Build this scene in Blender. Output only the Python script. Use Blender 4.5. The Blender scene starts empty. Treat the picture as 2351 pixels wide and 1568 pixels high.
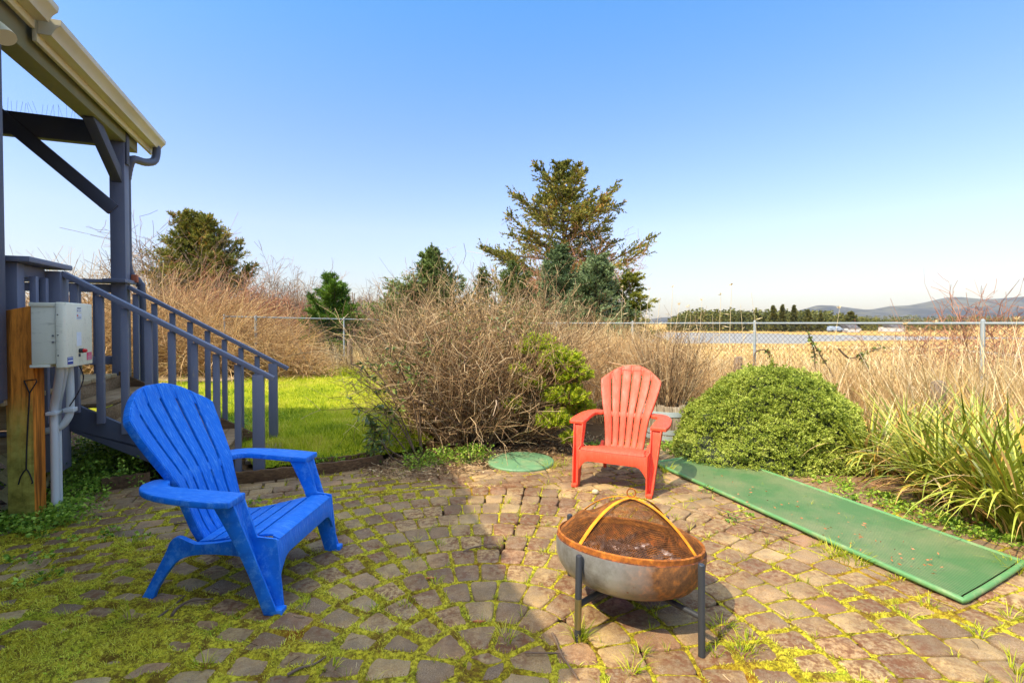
import bpy, bmesh, math, random
import numpy as np
from mathutils import Vector, Matrix
R_ = math.radians
rng = np.random.default_rng(11)
random.seed(5)
scene = bpy.context.scene
col = scene.collection

# ------------------------------------------------------------ camera model
EYE = np.array([0.0, 0.0, 1.36])
PITCH = R_(1.0); FPX = 1130.0; CX = 1175.5; CY = 742.0 + FPX*math.tan(PITCH)
def ray(px, py):
    x = (px-CX)/FPX; z = -(py-CY)/FPX
    c, s = math.cos(PITCH), math.sin(PITCH)
    return np.array([x, c + z*s, -s + z*c])
def G(px, py, z=0.0):
    """ground point seen at a place of the 2351 px wide photo"""
    d = ray(px, py); t = (z-EYE[2])/d[2]
    return EYE + d*t
def AT(px, py, Y):
    d = ray(px, py); return EYE + d*(Y/d[1])

cam = bpy.data.cameras.new('camera'); camo = bpy.data.objects.new('camera', cam); col.objects.link(camo)
camo.location = EYE; camo.rotation_euler = (R_(90)-PITCH, 0, 0)
cam.sensor_width = 36; cam.lens = FPX/2351*36
cam.shift_y = (CY-784.0)/2351; cam.clip_start = 0.05; cam.clip_end = 20000
scene.camera = camo

# ------------------------------------------------------------ materials
def s2l(c):
    c = c/255.0
    return c/12.92 if c <= .04045 else ((c+.055)/1.055)**2.4
def rgb(r, g, b, k=1.0): return (s2l(r)*k, s2l(g)*k, s2l(b)*k, 1)

class NT:
    def __init__(s, name):
        s.m = bpy.data.materials.new(name); s.m.use_nodes = True
        s.t = s.m.node_tree; s.t.nodes.clear()
        s.out = s.n('ShaderNodeOutputMaterial'); s.b = s.n('ShaderNodeBsdfPrincipled')
        s.l(s.b.outputs[0], s.out.inputs[0])
    def n(s, k, **p):
        o = s.t.nodes.new(k)
        for a, v in p.items(): setattr(o, a, v)
        return o
    def l(s, a, b): s.t.links.new(a, b)
    def pos(s, scale=(1,1,1)):
        g = s.n('ShaderNodeTexCoord'); mp = s.n('ShaderNodeMapping'); mp.inputs['Scale'].default_value = scale
        s.l(g.outputs['Object'], mp.inputs[0]); return mp.outputs[0]
    def noise(s, scale, detail=4, rough=.6, vec=None, dist=0):
        o = s.n('ShaderNodeTexNoise'); o.inputs['Scale'].default_value = scale; o.inputs['Detail'].default_value = detail
        o.inputs['Roughness'].default_value = rough; o.inputs['Distortion'].default_value = dist
        s.l(vec if vec is not None else s.pos(), o.inputs['Vector']); return o.outputs[0]
    def ramp(s, fac, stops, interp='LINEAR'):
        o = s.n('ShaderNodeValToRGB'); e = o.color_ramp.elements; o.color_ramp.interpolation = interp
        e[0].position = stops[0][0]; e[0].color = stops[0][1]; e[1].position = stops[-1][0]; e[1].color = stops[-1][1]
        for p, c in stops[1:-1]:
            q = e.new(p); q.color = c
        s.l(fac, o.inputs[0]); return o.outputs[0]
    def mix(s, fac, a, b, mode='MIX'):
        o = s.n('ShaderNodeMix', data_type='RGBA', blend_type=mode)
        for sock, v in ((0, fac), (6, a), (7, b)):
            if isinstance(v, (int, float)): o.inputs[sock].default_value = v
            elif isinstance(v, tuple): o.inputs[sock].default_value = v
            else: s.l(v, o.inputs[sock])
        return o.outputs[2]
    def math(s, op, a, b=None):
        o = s.n('ShaderNodeMath', operation=op)
        for i, v in enumerate((a, b)):
            if v is None: continue
            if isinstance(v, (int, float)): o.inputs[i].default_value = v
            else: s.l(v, o.inputs[i])
        return o.outputs[0]
    def attr(s, name='rnd'):
        o = s.n('ShaderNodeAttribute'); o.attribute_name = name; return o.outputs['Fac']
    def base(s, c):
        if isinstance(c, tuple): s.b.inputs['Base Color'].default_value = c
        else: s.l(c, s.b.inputs['Base Color'])
        return s
    def rough(s, r, spec=None):
        if isinstance(r, (int, float)): s.b.inputs['Roughness'].default_value = r
        else: s.l(r, s.b.inputs['Roughness'])
        if spec is not None: s.b.inputs['Specular IOR Level'].default_value = spec
        return s
    def bump(s, h, strength=.3, dist=.01):
        o = s.n('ShaderNodeBump'); o.inputs['Strength'].default_value = strength; o.inputs['Distance'].default_value = dist
        s.l(h, o.inputs['Height']); s.l(o.outputs[0], s.b.inputs['Normal']); return s

BW = lambda v: (v, v, v, 1)
def leafmat(name, stops, rough=.55, trans=.25, spec=.25):
    m = NT(name)
    c = m.ramp(m.attr(), stops); m.base(c).rough(rough, spec)
    if trans:
        t = m.n('ShaderNodeBsdfTranslucent'); m.l(c, t.inputs[0])
        x = m.n('ShaderNodeMixShader'); x.inputs[0].default_value = trans
        m.l(m.b.outputs[0], x.inputs[1]); m.l(t.outputs[0], x.inputs[2]); m.l(x.outputs[0], m.out.inputs[0])
    return m.m

M = {}
def paint(name, c, c2, bump=.15, rough=.6, sc=(18, 18, 3), worn=.0):
    m = NT(name); v = m.pos(sc)
    f = m.noise(2.2, 6, .65, v); f2 = m.noise(3, 4, .6)
    cc = m.mix(f2, c, c2)
    if worn:
        w = m.ramp(m.noise(1.6, 8, .75, m.pos((30, 30, 6))), [(.66-worn*.1, BW(0)), (.72, BW(1))])
        cc = m.mix(w, cc, rgb(150, 140, 125))
    m.base(cc).rough(rough, .35).bump(f, bump, .004); return m.m
M['slate_paint'] = paint('slate_paint', rgb(104, 106, 122), rgb(124, 125, 136), .35, .55, worn=.6)
M['slate_dark'] = paint('slate_dark', rgb(72, 74, 86), rgb(92, 94, 104), .25, .6, worn=.15)
M['siding'] = paint('siding', rgb(88, 92, 104), rgb(100, 103, 115), .2, .7)
M['cream'] = paint('cream_trim', rgb(215, 205, 170), rgb(196, 186, 148), .1, .5, (4, 4, 4))
M['cream_metal'] = paint('cream_metal', rgb(222, 214, 184), rgb(184, 172, 138), .05, .4, (5, 5, 5))
M['soffit'] = paint('soffit', rgb(70, 70, 66), rgb(90, 90, 74), .2, .8)
M['mossbeam'] = paint('weathered_beam', rgb(136, 130, 108), rgb(108, 112, 68), .3, .8)
M['shingle'] = paint('roof_shingle', rgb(70, 70, 70), rgb(90, 88, 84), .5, .9, (20, 20, 20))
M['downpipe'] = paint('downspout_paint', rgb(80, 82, 94), rgb(92, 94, 104), .05, .4, (2, 2, 2))
def wood(name, stops, sc=(3, 40, 40), bump=.5, rough=.8):
    m = NT(name); v = m.pos(sc); f = m.noise(1.3, 8, .65, v, .4)
    f2 = m.noise(2.5, 5, .6)
    f3 = m.math('ADD', m.math('MULTIPLY', f, .6), m.math('MULTIPLY', f2, .4))
    m.base(m.ramp(f3, stops)).rough(rough, .2).bump(f, bump, .006); return m.m
M['tread'] = wood('weathered_tread', [(.3, rgb(78, 58, 40)), (.5, rgb(140, 112, 78)), (.7, rgb(180, 155, 120))])
M['deckwood'] = wood('weathered_deck', [(.3, rgb(110, 88, 60)), (.5, rgb(165, 140, 100)), (.7, rgb(200, 180, 140))])
M['timber'] = wood('landscape_timber', [(.3, rgb(48, 34, 24)), (.5, rgb(98, 72, 46)), (.72, rgb(150, 120, 84))])
M['greywood'] = wood('grey_wood', [(.3, rgb(70, 58, 46)), (.5, rgb(128, 110, 90)), (.7, rgb(172, 152, 128))], (40, 40, 4))
M['lattice'] = wood('lattice_wood', [(.3, rgb(128, 112, 70)), (.5, rgb(184, 168, 116)), (.7, rgb(210, 194, 144))], (10, 10, 10))
def postmat():
    m = NT('stained_post'); f = m.noise(1.5, 8, .65, m.pos((30, 30, 3)), .3)
    c = m.ramp(f, [(.3, rgb(124, 70, 20)), (.5, rgb(212, 126, 44)), (.7, rgb(244, 150, 50))])
    g = m.n('ShaderNodeTexCoord'); sp = m.n('ShaderNodeSeparateXYZ'); m.l(g.outputs['Object'], sp.inputs[0])
    n2 = m.noise(4, 5, .7, m.pos((1, 1, .5)))
    h = m.math('ADD', sp.outputs[2], m.math('MULTIPLY', n2, .9))
    k = m.ramp(m.math('MULTIPLY', h, .5), [(.42, BW(1)), (.68, BW(0))])
    sd = m.math('LESS_THAN', sp.outputs[0], .068); k = m.mix(1.0, k, sd, 'MULTIPLY')
    c2 = m.mix(k, c, m.ramp(m.noise(7, 6, .7), [(.35, rgb(120, 108, 40)), (.55, rgb(176, 162, 72)), (.8, rgb(206, 192, 104))]))
    # dark water streaks
    st = m.ramp(m.noise(1.0, 4, .6, m.pos((22, 22, .8))), [(.56, BW(0)), (.68, BW(.75))])
    c3 = m.mix(st, c2, rgb(60, 38, 16))
    m.base(c3).rough(.75, .2).bump(f, .5, .006); return m.m
M['post'] = postmat()
def boxmat():
    m = NT('grimy_box_plastic'); f = m.noise(5, 8, .75, m.pos((1, 10, 4)))
    w = m.ramp(f, [(.55, BW(0)), (.66, BW(1))])
    n = m.noise(4, 4, .6)
    w2 = m.mix(1.0, w, m.ramp(n, [(.4, BW(0)), (.65, BW(1))]), 'MULTIPLY')
    m.base(m.mix(w2, m.mix(n, rgb(244, 236, 208), rgb(224, 214, 178)), rgb(120, 108, 68))).rough(.45, .4); return m.m
M['box'] = boxmat()
def flat(name, c, rough=.5, metal=0, spec=.5):
    m = NT(name); f = m.noise(40, 3, .5)
    m.base(m.mix(f, tuple([x*.88 for x in c[:3]]+[1]), c)).rough(rough, spec); m.b.inputs['Metallic'].default_value = metal; return m.m
M['white'] = flat('white_label', rgb(235, 235, 232)); M['blue_lab'] = flat('blue_label', rgb(50, 75, 150))
M['pink_lab'] = flat('pink_label', rgb(225, 60, 100)); M['red_btn'] = flat('red_button', rgb(215, 20, 20), .3)
M['black'] = flat('black_plastic', rgb(40, 42, 42), .4); M['ink'] = flat('dark_ink', rgb(60, 62, 80))
M['orange_ink'] = flat('orange_ink', rgb(225, 120, 80))
M['pvc'] = paint('grey_pvc', rgb(214, 214, 208), rgb(192, 192, 184), .05, .4, (3, 3, 3))
M['iron'] = flat('black_iron', rgb(48, 42, 38), .6, .4)
M['galv'] = paint('galvanised_steel', rgb(146, 152, 148), rgb(124, 132, 130), .08, .45, (8, 8, 8))
M['wire'] = flat('fence_wire', rgb(66, 70, 66), .5, .2)
M['steel'] = flat('bolt_steel', rgb(150, 150, 145), .35, .9)
M['flue'] = flat('terracotta', rgb(178, 96, 60), .8)
# moulded plastic of the chairs, with scuffed imitation wood grain
def plastic(name, dark, mid, light, sc):
    m = NT(name); v = m.pos(sc)
    w = m.n('ShaderNodeTexWave', wave_type='BANDS', bands_direction='X'); w.inputs['Scale'].default_value = 9; w.inputs['Distortion'].default_value = 9
    w.inputs['Detail'].default_value = 3; w.inputs['Detail Scale'].default_value = 1.2; m.l(v, w.inputs['Vector'])
    scuff = m.ramp(m.noise(3.2, 8, .75, m.pos((34, 5, 5))), [(.5, BW(0)), (.72, BW(.7))])
    c = m.mix(m.math('MULTIPLY', w.outputs[0], .35), mid, dark); c = m.mix(scuff, c, light)
    dots = m.ramp(m.noise(160, 2, .5), [(.7, BW(0)), (.75, BW(1))])
    c = m.mix(m.math('MULTIPLY', dots, .5), c, dark)
    m.base(c).rough(m.ramp(m.noise(9, 5, .6), [(.3, BW(.42)), (.7, BW(.62))]), .35).bump(w.outputs[0], .22, .002); return m.m
M['blue'] = plastic('blue_plastic', rgb(6, 78, 172), rgb(12, 114, 214), rgb(104, 172, 232), (3, 1, 1))
M['red'] = plastic('red_plastic', rgb(196, 56, 30), rgb(224, 80, 50), rgb(234, 112, 82), (3, 1, 1))
def paver():
    m = NT('paver_concrete'); r = m.attr()
    c = m.ramp(r, [(0, rgb(112, 82, 46)), (.3, rgb(140, 108, 62)), (.55, rgb(160, 128, 74)), (.8, rgb(182, 150, 90)), (1, rgb(150, 102, 60))])
    n = m.noise(7, 6, .7); c = m.mix(m.ramp(n, [(.35, BW(.6)), (.6, BW(0))]), c, rgb(98, 80, 64))
    sp = m.ramp(m.noise(240, 2, .6), [(.42, BW(0)), (.62, BW(1))])
    c = m.mix(m.math('MULTIPLY', sp, .35), c, rgb(196, 176, 146))
    sp2 = m.ramp(m.noise(150, 3, .7), [(.56, BW(0)), (.66, BW(1))])
    c = m.mix(m.math('MULTIPLY', sp2, .55), c, rgb(66, 52, 40))
    dm = m.ramp(m.noise(1.9, 5, .7), [(.42, BW(0)), (.6, BW(.5))]); c = m.mix(dm, c, rgb(84, 66, 46))
    # rusty brown dry moss blotches
    b = m.mix(1.0, m.ramp(m.noise(2.3, 3, .6), [(.42, BW(0)), (.56, BW(1))]), m.ramp(m.noise(30, 7, .8), [(.46, BW(0)), (.55, BW(1))]), 'MULTIPLY')
    c = m.mix(m.math('MULTIPLY', b, .85), c, rgb(98, 56, 28))
    h = m.noise(110, 6, .75)
    m.base(c).rough(m.ramp(m.noise(3, 4, .6), [(.35, BW(.6)), (.6, BW(.9))]), .35).bump(h, .55, .004); return m.m
M['paver'] = paver()
def mossm():
    m = NT('moss'); n = m.noise(3.0, 4, .6); n2 = m.noise(60, 6, .75)
    c = m.ramp(n, [(.32, rgb(130, 110, 26)), (.40, rgb(184, 168, 36)), (.54, rgb(206, 190, 52)), (.7, rgb(150, 162, 34))])
    c = m.mix(m.ramp(n2, [(.38, BW(.9)), (.6, BW(0))]), c, rgb(58, 44, 18))
    br0 = m.ramp(m.noise(13, 5, .7), [(.50, BW(0)), (.60, BW(.8))]); c = m.mix(br0, c, rgb(92, 62, 26))
    br = m.ramp(m.noise(1.7, 4, .6, m.pos((1, 1, 1))), [(.56, BW(0)), (.7, BW(.7))])
    c = m.mix(br, c, rgb(130, 74, 20))
    m.base(c).rough(.95, .1).bump(n2, .9, .012); return m.m
M['moss'] = mossm()
M['moss_blade'] = leafmat('moss_blades', [(0, rgb(130, 104, 26)), (.15, rgb(184, 174, 38)), (.6, rgb(226, 216, 80)), (.82, rgb(156, 196, 44)), (1, rgb(170, 116, 40))], .8, .3)
M['weed'] = leafmat('weed_leaf', [(0, rgb(76, 108, 26)), (.5, rgb(132, 164, 48)), (1, rgb(180, 200, 76))], .5, .3)
M['grass'] = leafmat('lawn_grass', [(0, rgb(110, 132, 14)), (.4, rgb(156, 168, 22)), (.75, rgb(188, 188, 38)), (1, rgb(206, 190, 84))], .6, .35)
M['straw'] = leafmat('dry_straw', [(0, rgb(158, 122, 70)), (.35, rgb(206, 174, 114)), (.75, rgb(232, 206, 150)), (1, rgb(242, 224, 182))], .7, .3)
M['twig'] = leafmat('dead_twig', [(0, rgb(88, 66, 44)), (.4, rgb(142, 112, 76)), (.75, rgb(188, 156, 110)), (1, rgb(226, 198, 150))], .8, 0)
M['bramble'] = leafmat('dry_bramble', [(0, rgb(120, 88, 54)), (.5, rgb(186, 146, 94)), (1, rgb(216, 182, 128))], .8, 0)
M['greytwig'] = leafmat('grey_twig', [(0, rgb(96, 76, 60)), (.5, rgb(142, 116, 90)), (1, rgb(176, 150, 118))], .8, 0)
M['redtwig'] = leafmat('russet_twig', [(0, rgb(128, 80, 56)), (.5, rgb(168, 112, 80)), (1, rgb(190, 140, 104))], .8, 0)
M['bark'] = wood('bark', [(.3, rgb(52, 40, 30)), (.5, rgb(94, 76, 58)), (.7, rgb(130, 110, 88))], (20, 20, 4), .8)
M['spruce'] = leafmat('spruce_needles', [(0, rgb(58, 72, 30)), (.5, rgb(100, 118, 54)), (1, rgb(146, 158, 88))], .6, .2)
M['bluespruce'] = leafmat('blue_spruce_needles', [(0, rgb(62, 78, 42)), (.5, rgb(110, 128, 78)), (1, rgb(156, 170, 120))], .6, .15)
M['hemlock'] = leafmat('hemlock_needles', [(0, rgb(78, 84, 28)), (.45, rgb(122, 124, 46)), (.8, rgb(160, 150, 62)), (1, rgb(176, 126, 58))], .6, .25)
M['cedar'] = leafmat('cedar_foliage', [(0, rgb(72, 84, 20)), (.5, rgb(124, 128, 36)), (1, rgb(156, 146, 52))], .6, .2)
M['pine'] = leafmat('pine_needles', [(0, rgb(50, 78, 20)), (.5, rgb(94, 126, 36)), (1, rgb(134, 160, 52))], .55, .15)
M['dome'] = leafmat('dome_leaf', [(0, rgb(92, 110, 32)), (.4, rgb(154, 166, 60)), (.75, rgb(196, 202, 94)), (1, rgb(228, 228, 140))], .5, .3)
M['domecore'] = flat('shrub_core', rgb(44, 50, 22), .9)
M['heath'] = leafmat('heath_leaf', [(0, rgb(88, 118, 18)), (.5, rgb(150, 174, 30)), (1, rgb(202, 210, 54))], .5, .25)
M['broad'] = leafmat('broad_leaf', [(0, rgb(46, 64, 26)), (.5, rgb(88, 110, 44)), (.85, rgb(132, 148, 66)), (1, rgb(150, 110, 60))], .35, .15, .5)
M['strap'] = leafmat('strap_leaf', [(0, rgb(82, 92, 22)), (.35, rgb(136, 146, 40)), (.65, rgb(182, 186, 68)), (.85, rgb(208, 198, 84)), (.93, rgb(196, 140, 50)), (1, rgb(214, 184, 130))], .38, .22, .5)
M['farwood'] = leafmat('far_conifers', [(0, rgb(62, 68, 30)), (.5, rgb(96, 98, 42)), (1, rgb(128, 120, 58))], .8, 0)
def ground(name, stops, sc=1.5, bscale=30, b=.4, detail=6):
    m = NT(name); n = m.noise(sc, detail, .65); n2 = m.noise(bscale, 6, .7)
    c = m.ramp(m.math('ADD', m.math('MULTIPLY', n, .55), m.math('MULTIPLY', n2, .45)), stops)
    m.base(c).rough(.95, .1).bump(n2, b, .02); return m.m
M['soil'] = ground('soil', [(.35, rgb(48, 36, 24)), (.5, rgb(84, 64, 42)), (.65, rgb(112, 88, 56))])
M['lawn'] = ground('lawn_base', [(.35, rgb(98, 106, 16)), (.5, rgb(142, 148, 24)), (.65, rgb(170, 164, 36))])
def marsh():
    m = NT('marsh'); n = m.noise(.12, 6, .7, m.pos((.25, 1, 1))); n2 = m.noise(2.2, 8, .75, m.pos((.6, 1, 1)))
    c = m.ramp(m.math('ADD', m.math('MULTIPLY', n, .5), m.math('MULTIPLY', n2, .5)), [(.36, rgb(100, 78, 38)), (.46, rgb(160, 126, 68)), (.54, rgb(190, 154, 88)), (.64, rgb(206, 176, 112))])
    g = m.n('ShaderNodeNewGeometry'); sp = m.n('ShaderNodeSeparateXYZ'); m.l(g.outputs['Position'], sp.inputs[0])
    k = m.ramp(sp.outputs[2], [(0, BW(1)), (1, BW(0))])
    mr = m.n('ShaderNodeMapRange'); m.l(sp.outputs[2], mr.inputs[0]); mr.inputs[1].default_value = -1.78; mr.inputs[2].default_value = -1.56; mr.inputs[3].default_value = 1; mr.inputs[4].default_value = 0
    c = m.mix(mr.outputs[0], c, rgb(66, 54, 34))
    m.base(c).rough(.95, .1).bump(n2, .6, .15); return m.m
M['marsh'] = marsh()
def water():
    m = NT('water'); m.base(rgb(140, 134, 120)).rough(.5, .15)
    m.bump(m.noise(1.2, 4, .6, m.pos((.4, 1.6, 1))), .35, .08); return m.m
M['water'] = water()
M['hill'] = ground('hill', [(.4, rgb(50, 50, 50)), (.5, rgb(66, 66, 62)), (.62, rgb(100, 96, 78))], .0016, .012, .3, 8)
def matm():
    m = NT('green_mat'); d = m.noise(1.6, 6, .65); d2 = m.noise(9, 6, .7)
    c = m.mix(m.ramp(d, [(.42, BW(0)), (.66, BW(.75))]), rgb(84, 120, 64), rgb(150, 142, 98))
    c = m.mix(m.ramp(d2, [(.58, BW(0)), (.74, BW(.5))]), c, rgb(96, 104, 62))
    w = m.attr('ribs')
    tex = m.n('ShaderNodeTexCoord')
    wv = m.n('ShaderNodeTexWave', wave_type='BANDS', bands_direction='X'); wv.inputs['Scale'].default_value = 17; m.l(tex.outputs['Object'], wv.inputs['Vector'])
    c = m.mix(m.math('MULTIPLY', m.ramp(wv.outputs[0], [(.1, BW(1)), (.65, BW(0))]), .75), c, rgb(40, 64, 36))
    m.base(c).rough(.5, .4).bump(wv.outputs[0], .6, .006); return m.m
M['mat'] = matm()
def matedge(name, a, b):
    m = NT(name); m.base(m.mix(m.ramp(m.noise(8, 6, .7), [(.5, BW(0)), (.75, BW(.8))]), a, b)).rough(.5, .4).bump(m.noise(40, 4), .1, .003); return m.m
M['matedge'] = matedge('green_mat_edge', rgb(88, 132, 76), rgb(150, 150, 104))
M['lid'] = matedge('green_lid', rgb(104, 142, 98), rgb(148, 150, 104))
def bowlm():
    m = NT('scorched_steel')
    tex = m.n('ShaderNodeTexCoord'); sp = m.n('ShaderNodeSeparateXYZ'); m.l(tex.outputs['Object'], sp.inputs[0])
    n = m.noise(9, 7, .7); n2 = m.noise(30, 6, .7)
    h = m.math('ADD', m.math('ADD', m.math('MULTIPLY', sp.outputs[0], 1.9), m.math('MULTIPLY', sp.outputs[1], -.35)), m.math('MULTIPLY', n, .55))
    k = m.ramp(h, [(.14, BW(0)), (.48, BW(1))])
    rust = m.ramp(n2, [(.3, rgb(74, 46, 24)), (.5, rgb(122, 80, 40)), (.72, rgb(190, 114, 40))])
    spots = m.ramp(m.noise(13, 4, .7), [(.64, BW(0)), (.69, BW(.8))])
    c = m.mix(k, m.mix(spots, m.mix(m.ramp(n, [(.35, BW(0)), (.65, BW(1))]), rgb(128, 122, 112), rgb(172, 172, 166)), rgb(130, 78, 42)), rust)
    m.base(c).rough(m.mix(k, BW(.38), BW(.75)), .5)
    m.l(m.math('MULTIPLY', m.math('SUBTRACT', 1, k), .55), m.b.inputs['Metallic']); m.bump(n2, .15, .003); return m.m
M['bowl'] = bowlm()
def rustm(name, a, b, c_):
    m = NT(name); n = m.noise(26, 7, .75)
    m.base(m.ramp(n, [(.3, a), (.5, b), (.7, c_)])).rough(.8, .3).bump(n, .3, .003); return m.m
M['rust'] = rustm('rust', rgb(84, 44, 16), rgb(146, 82, 26), rgb(200, 122, 36))
M['rustwire'] = rustm('rusty_wire', rgb(70, 42, 20), rgb(124, 76, 32), rgb(190, 112, 36))
M['rustband'] = rustm('rusty_band', rgb(180, 100, 16), rgb(218, 136, 22), rgb(236, 160, 36))
M['inside'] = rustm('sooty_rust', rgb(40, 26, 20), rgb(90, 52, 30), rgb(190, 96, 30))
def ashm():
    m = NT('ash'); n = m.noise(16, 8, .75); n2 = m.noise(70, 4, .7)
    c = m.ramp(n, [(.38, rgb(26, 20, 20)), (.5, rgb(60, 46, 44)), (.58, rgb(140, 118, 108)), (.68, rgb(226, 214, 204))])
    m.base(c).rough(.95, .1).bump(n2, .8, .01); return m.m
M['ash'] = ashm()
M['char'] = rustm('charred_wood', rgb(14, 12, 12), rgb(40, 30, 28), rgb(120, 104, 96))
M['legpipe'] = flat('black_pipe', rgb(58, 60, 62), .45, .3); M['barepipe'] = flat('worn_pipe', rgb(150, 140, 100), .3, .8)
M['stone'] = ground('pebble', [(.3, rgb(150, 130, 100)), (.6, rgb(200, 184, 150)), (.7, rgb(210, 200, 170))], 20, 60)
M['whitewall'] = flat('white_wall', rgb(204, 200, 190), .8); M['darkroof'] = flat('dark_roof', rgb(90, 86, 84), .8)
M['carblue'] = flat('van_paint', rgb(150, 165, 180), .4); M['stave'] = wood('barrel_stave', [(.32, rgb(70, 56, 42)), (.48, rgb(150, 134, 108)), (.62, rgb(206, 194, 168))], (30, 30, 4), .6)
M['hoop'] = paint('grey_hoop', rgb(172, 182, 178), rgb(150, 158, 150), .1, .6, (10, 10, 10))
M['brownleaf'] = flat('fallen_leaf', rgb(178, 104, 56), .6)
M['stick'] = flat('dead_stick', rgb(108, 86, 66), .85)

# ------------------------------------------------------------ mesh helpers
def tag(o, label=None, cat=None, group=None, kind=None):
    if label: o['label'] = label
    if cat: o['category'] = cat
    if group: o['group'] = group
    if kind: o['kind'] = kind
    return o
def root(name, loc, rz, label, cat, group=None):
    o = bpy.data.objects.new(name, None); col.objects.link(o); o.empty_display_size = .1
    o.location = loc; o.rotation_euler = (0, 0, rz); tag(o, label, cat, group); return o
def rootm(o): return Matrix.LocRotScale(o.location, o.rotation_euler, o.scale)
def link(name, me, m, parent=None, local=False, base=None):
    o = bpy.data.objects.new(name, me); col.objects.link(o)
    if m: me.materials.append(M[m] if isinstance(m, str) else m)
    if parent:
        o.parent = parent
        if not local:
            p = parent
            while p.parent: p = p.parent
            mt = Matrix.LocRotScale(p.location, p.rotation_euler, p.scale)
            me.transform(mt.inverted())
    elif base is not None:
        me.transform(Matrix.Translation(-Vector(base))); o.location = base
    return o
class Soup:
    def __init__(s): s.V = []; s.T = []; s.Q = []; s.A = []; s.n = 0
    def add(s, V, F, rnd=None):
        V = np.asarray(V, dtype=np.float64).reshape(-1, 3); F = np.asarray(F, dtype=np.int64)
        if len(V) == 0 or len(F) == 0: return
        s.V.append(V); (s.T if F.shape[1] == 3 else s.Q).append(F+s.n)
        if rnd is None: rnd = np.full(len(V), .5)
        s.A.append(np.broadcast_to(np.asarray(rnd, dtype=np.float64), (len(V),)).ravel()); s.n += len(V)
    def mesh(s, name, smooth=False):
        me = bpy.data.meshes.new(name)
        V = np.concatenate(s.V); me.vertices.add(len(V)); me.vertices.foreach_set('co', V.astype(np.float32).ravel())
        T = np.concatenate(s.T) if s.T else np.zeros((0, 3), int); Q = np.concatenate(s.Q) if s.Q else np.zeros((0, 4), int)
        me.loops.add(T.size+Q.size); me.polygons.add(len(T)+len(Q))
        me.loops.foreach_set('vertex_index', np.concatenate([T.ravel(), Q.ravel()]).astype(np.int32))
        st = np.concatenate([np.arange(len(T))*3, T.size+np.arange(len(Q))*4]); me.polygons.foreach_set('loop_start', st.astype(np.int32))
        a = me.attributes.new('rnd', 'FLOAT', 'POINT'); a.data.foreach_set('value', np.concatenate(s.A).astype(np.float32))
        if smooth: me.polygons.foreach_set('use_smooth', np.ones(len(T)+len(Q), dtype=bool))
        me.update(calc_edges=True); return me
    def build(s, name, m, parent=None, smooth=False, base=None):
        return link(name, s.mesh(name, smooth), m, parent, base=base)
def unit(v): return v/np.maximum(np.linalg.norm(v, axis=-1, keepdims=True), 1e-9)
def rdir(n): return unit(rng.normal(size=(n, 3)))
def tubes(sp, P, Rd, sides=3, rnd=None):
    """P (N,K,3) poly-lines, Rd (N,K) radii"""
    N, K, _ = P.shape
    T = np.empty_like(P); T[:, 1:-1] = P[:, 2:]-P[:, :-2]; T[:, 0] = P[:, 1]-P[:, 0]; T[:, -1] = P[:, -1]-P[:, -2]; T = unit(T)
    ref = np.tile(np.array([[.3, .2, 1.]]), (N, 1)); par = np.abs((unit(ref)*T.mean(1)).sum(1)) > .93; ref[par] = [1, .2, .1]
    A = unit(np.cross(T, ref[:, None, :])); B = np.cross(T, A)
    an = np.arange(sides)*2*math.pi/sides
    V = P[:, :, None, :] + Rd[:, :, None, None]*(A[:, :, None, :]*np.cos(an)[None, None, :, None] + B[:, :, None, :]*np.sin(an)[None, None, :, None])
    idx = np.arange(N*K*sides).reshape(N, K, sides); nx = np.roll(idx, -1, axis=2)
    F = np.stack([idx[:, :-1], nx[:, :-1], nx[:, 1:], idx[:, 1:]], -1).reshape(-1, 4)
    r = rng.random(N) if rnd is None else np.broadcast_to(np.asarray(rnd, float), (N,))
    sp.add(V, F, np.repeat(r, K*sides))
def walk(B, D, L, K=5, wander=.25, grav=0.0):
    """random-walk poly-lines from B along D with length L"""
    N = len(B); P = np.empty((N, K, 3)); P[:, 0] = B; d = unit(np.asarray(D, float).copy()); st = (np.broadcast_to(L, (N,))/(K-1))[:, None]
    for k in range(1, K):
        d = unit(d + rng.normal(size=(N, 3))*wander + np.array([0, 0, grav])); P[:, k] = P[:, k-1]+d*st
    return P
def sample(P, n, lo=.1, hi=1.0):
    N, K, _ = P.shape; i = rng.integers(0, N, n); t = (lo+(hi-lo)*rng.random(n))*(K-1); k = np.minimum(t.astype(int), K-2); f = (t-k)[:, None]
    return P[i, k]*(1-f)+P[i, k+1]*f, unit(P[i, k+1]-P[i, k]), i, t/(K-1)
def leaves(sp, P, D, L, W, rnd=None, roll=None):
    """folded four-point leaves at P pointing along D"""
    n = len(P); D = unit(D); s = unit(np.cross(D, rdir(n))); nrm = np.cross(D, s)
    L = np.broadcast_to(L, (n,))[:, None]; W = np.broadcast_to(W, (n,))[:, None]
    V = np.stack([P, P+D*L*.5+s*W*.5+nrm*W*.12, P+D*L, P+D*L*.5-s*W*.5+nrm*W*.12], 1)
    r = rng.random(n) if rnd is None else np.broadcast_to(rnd, (n,))
    sp.add(V, np.arange(4*n).reshape(n, 4), np.repeat(r, 4))
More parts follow.
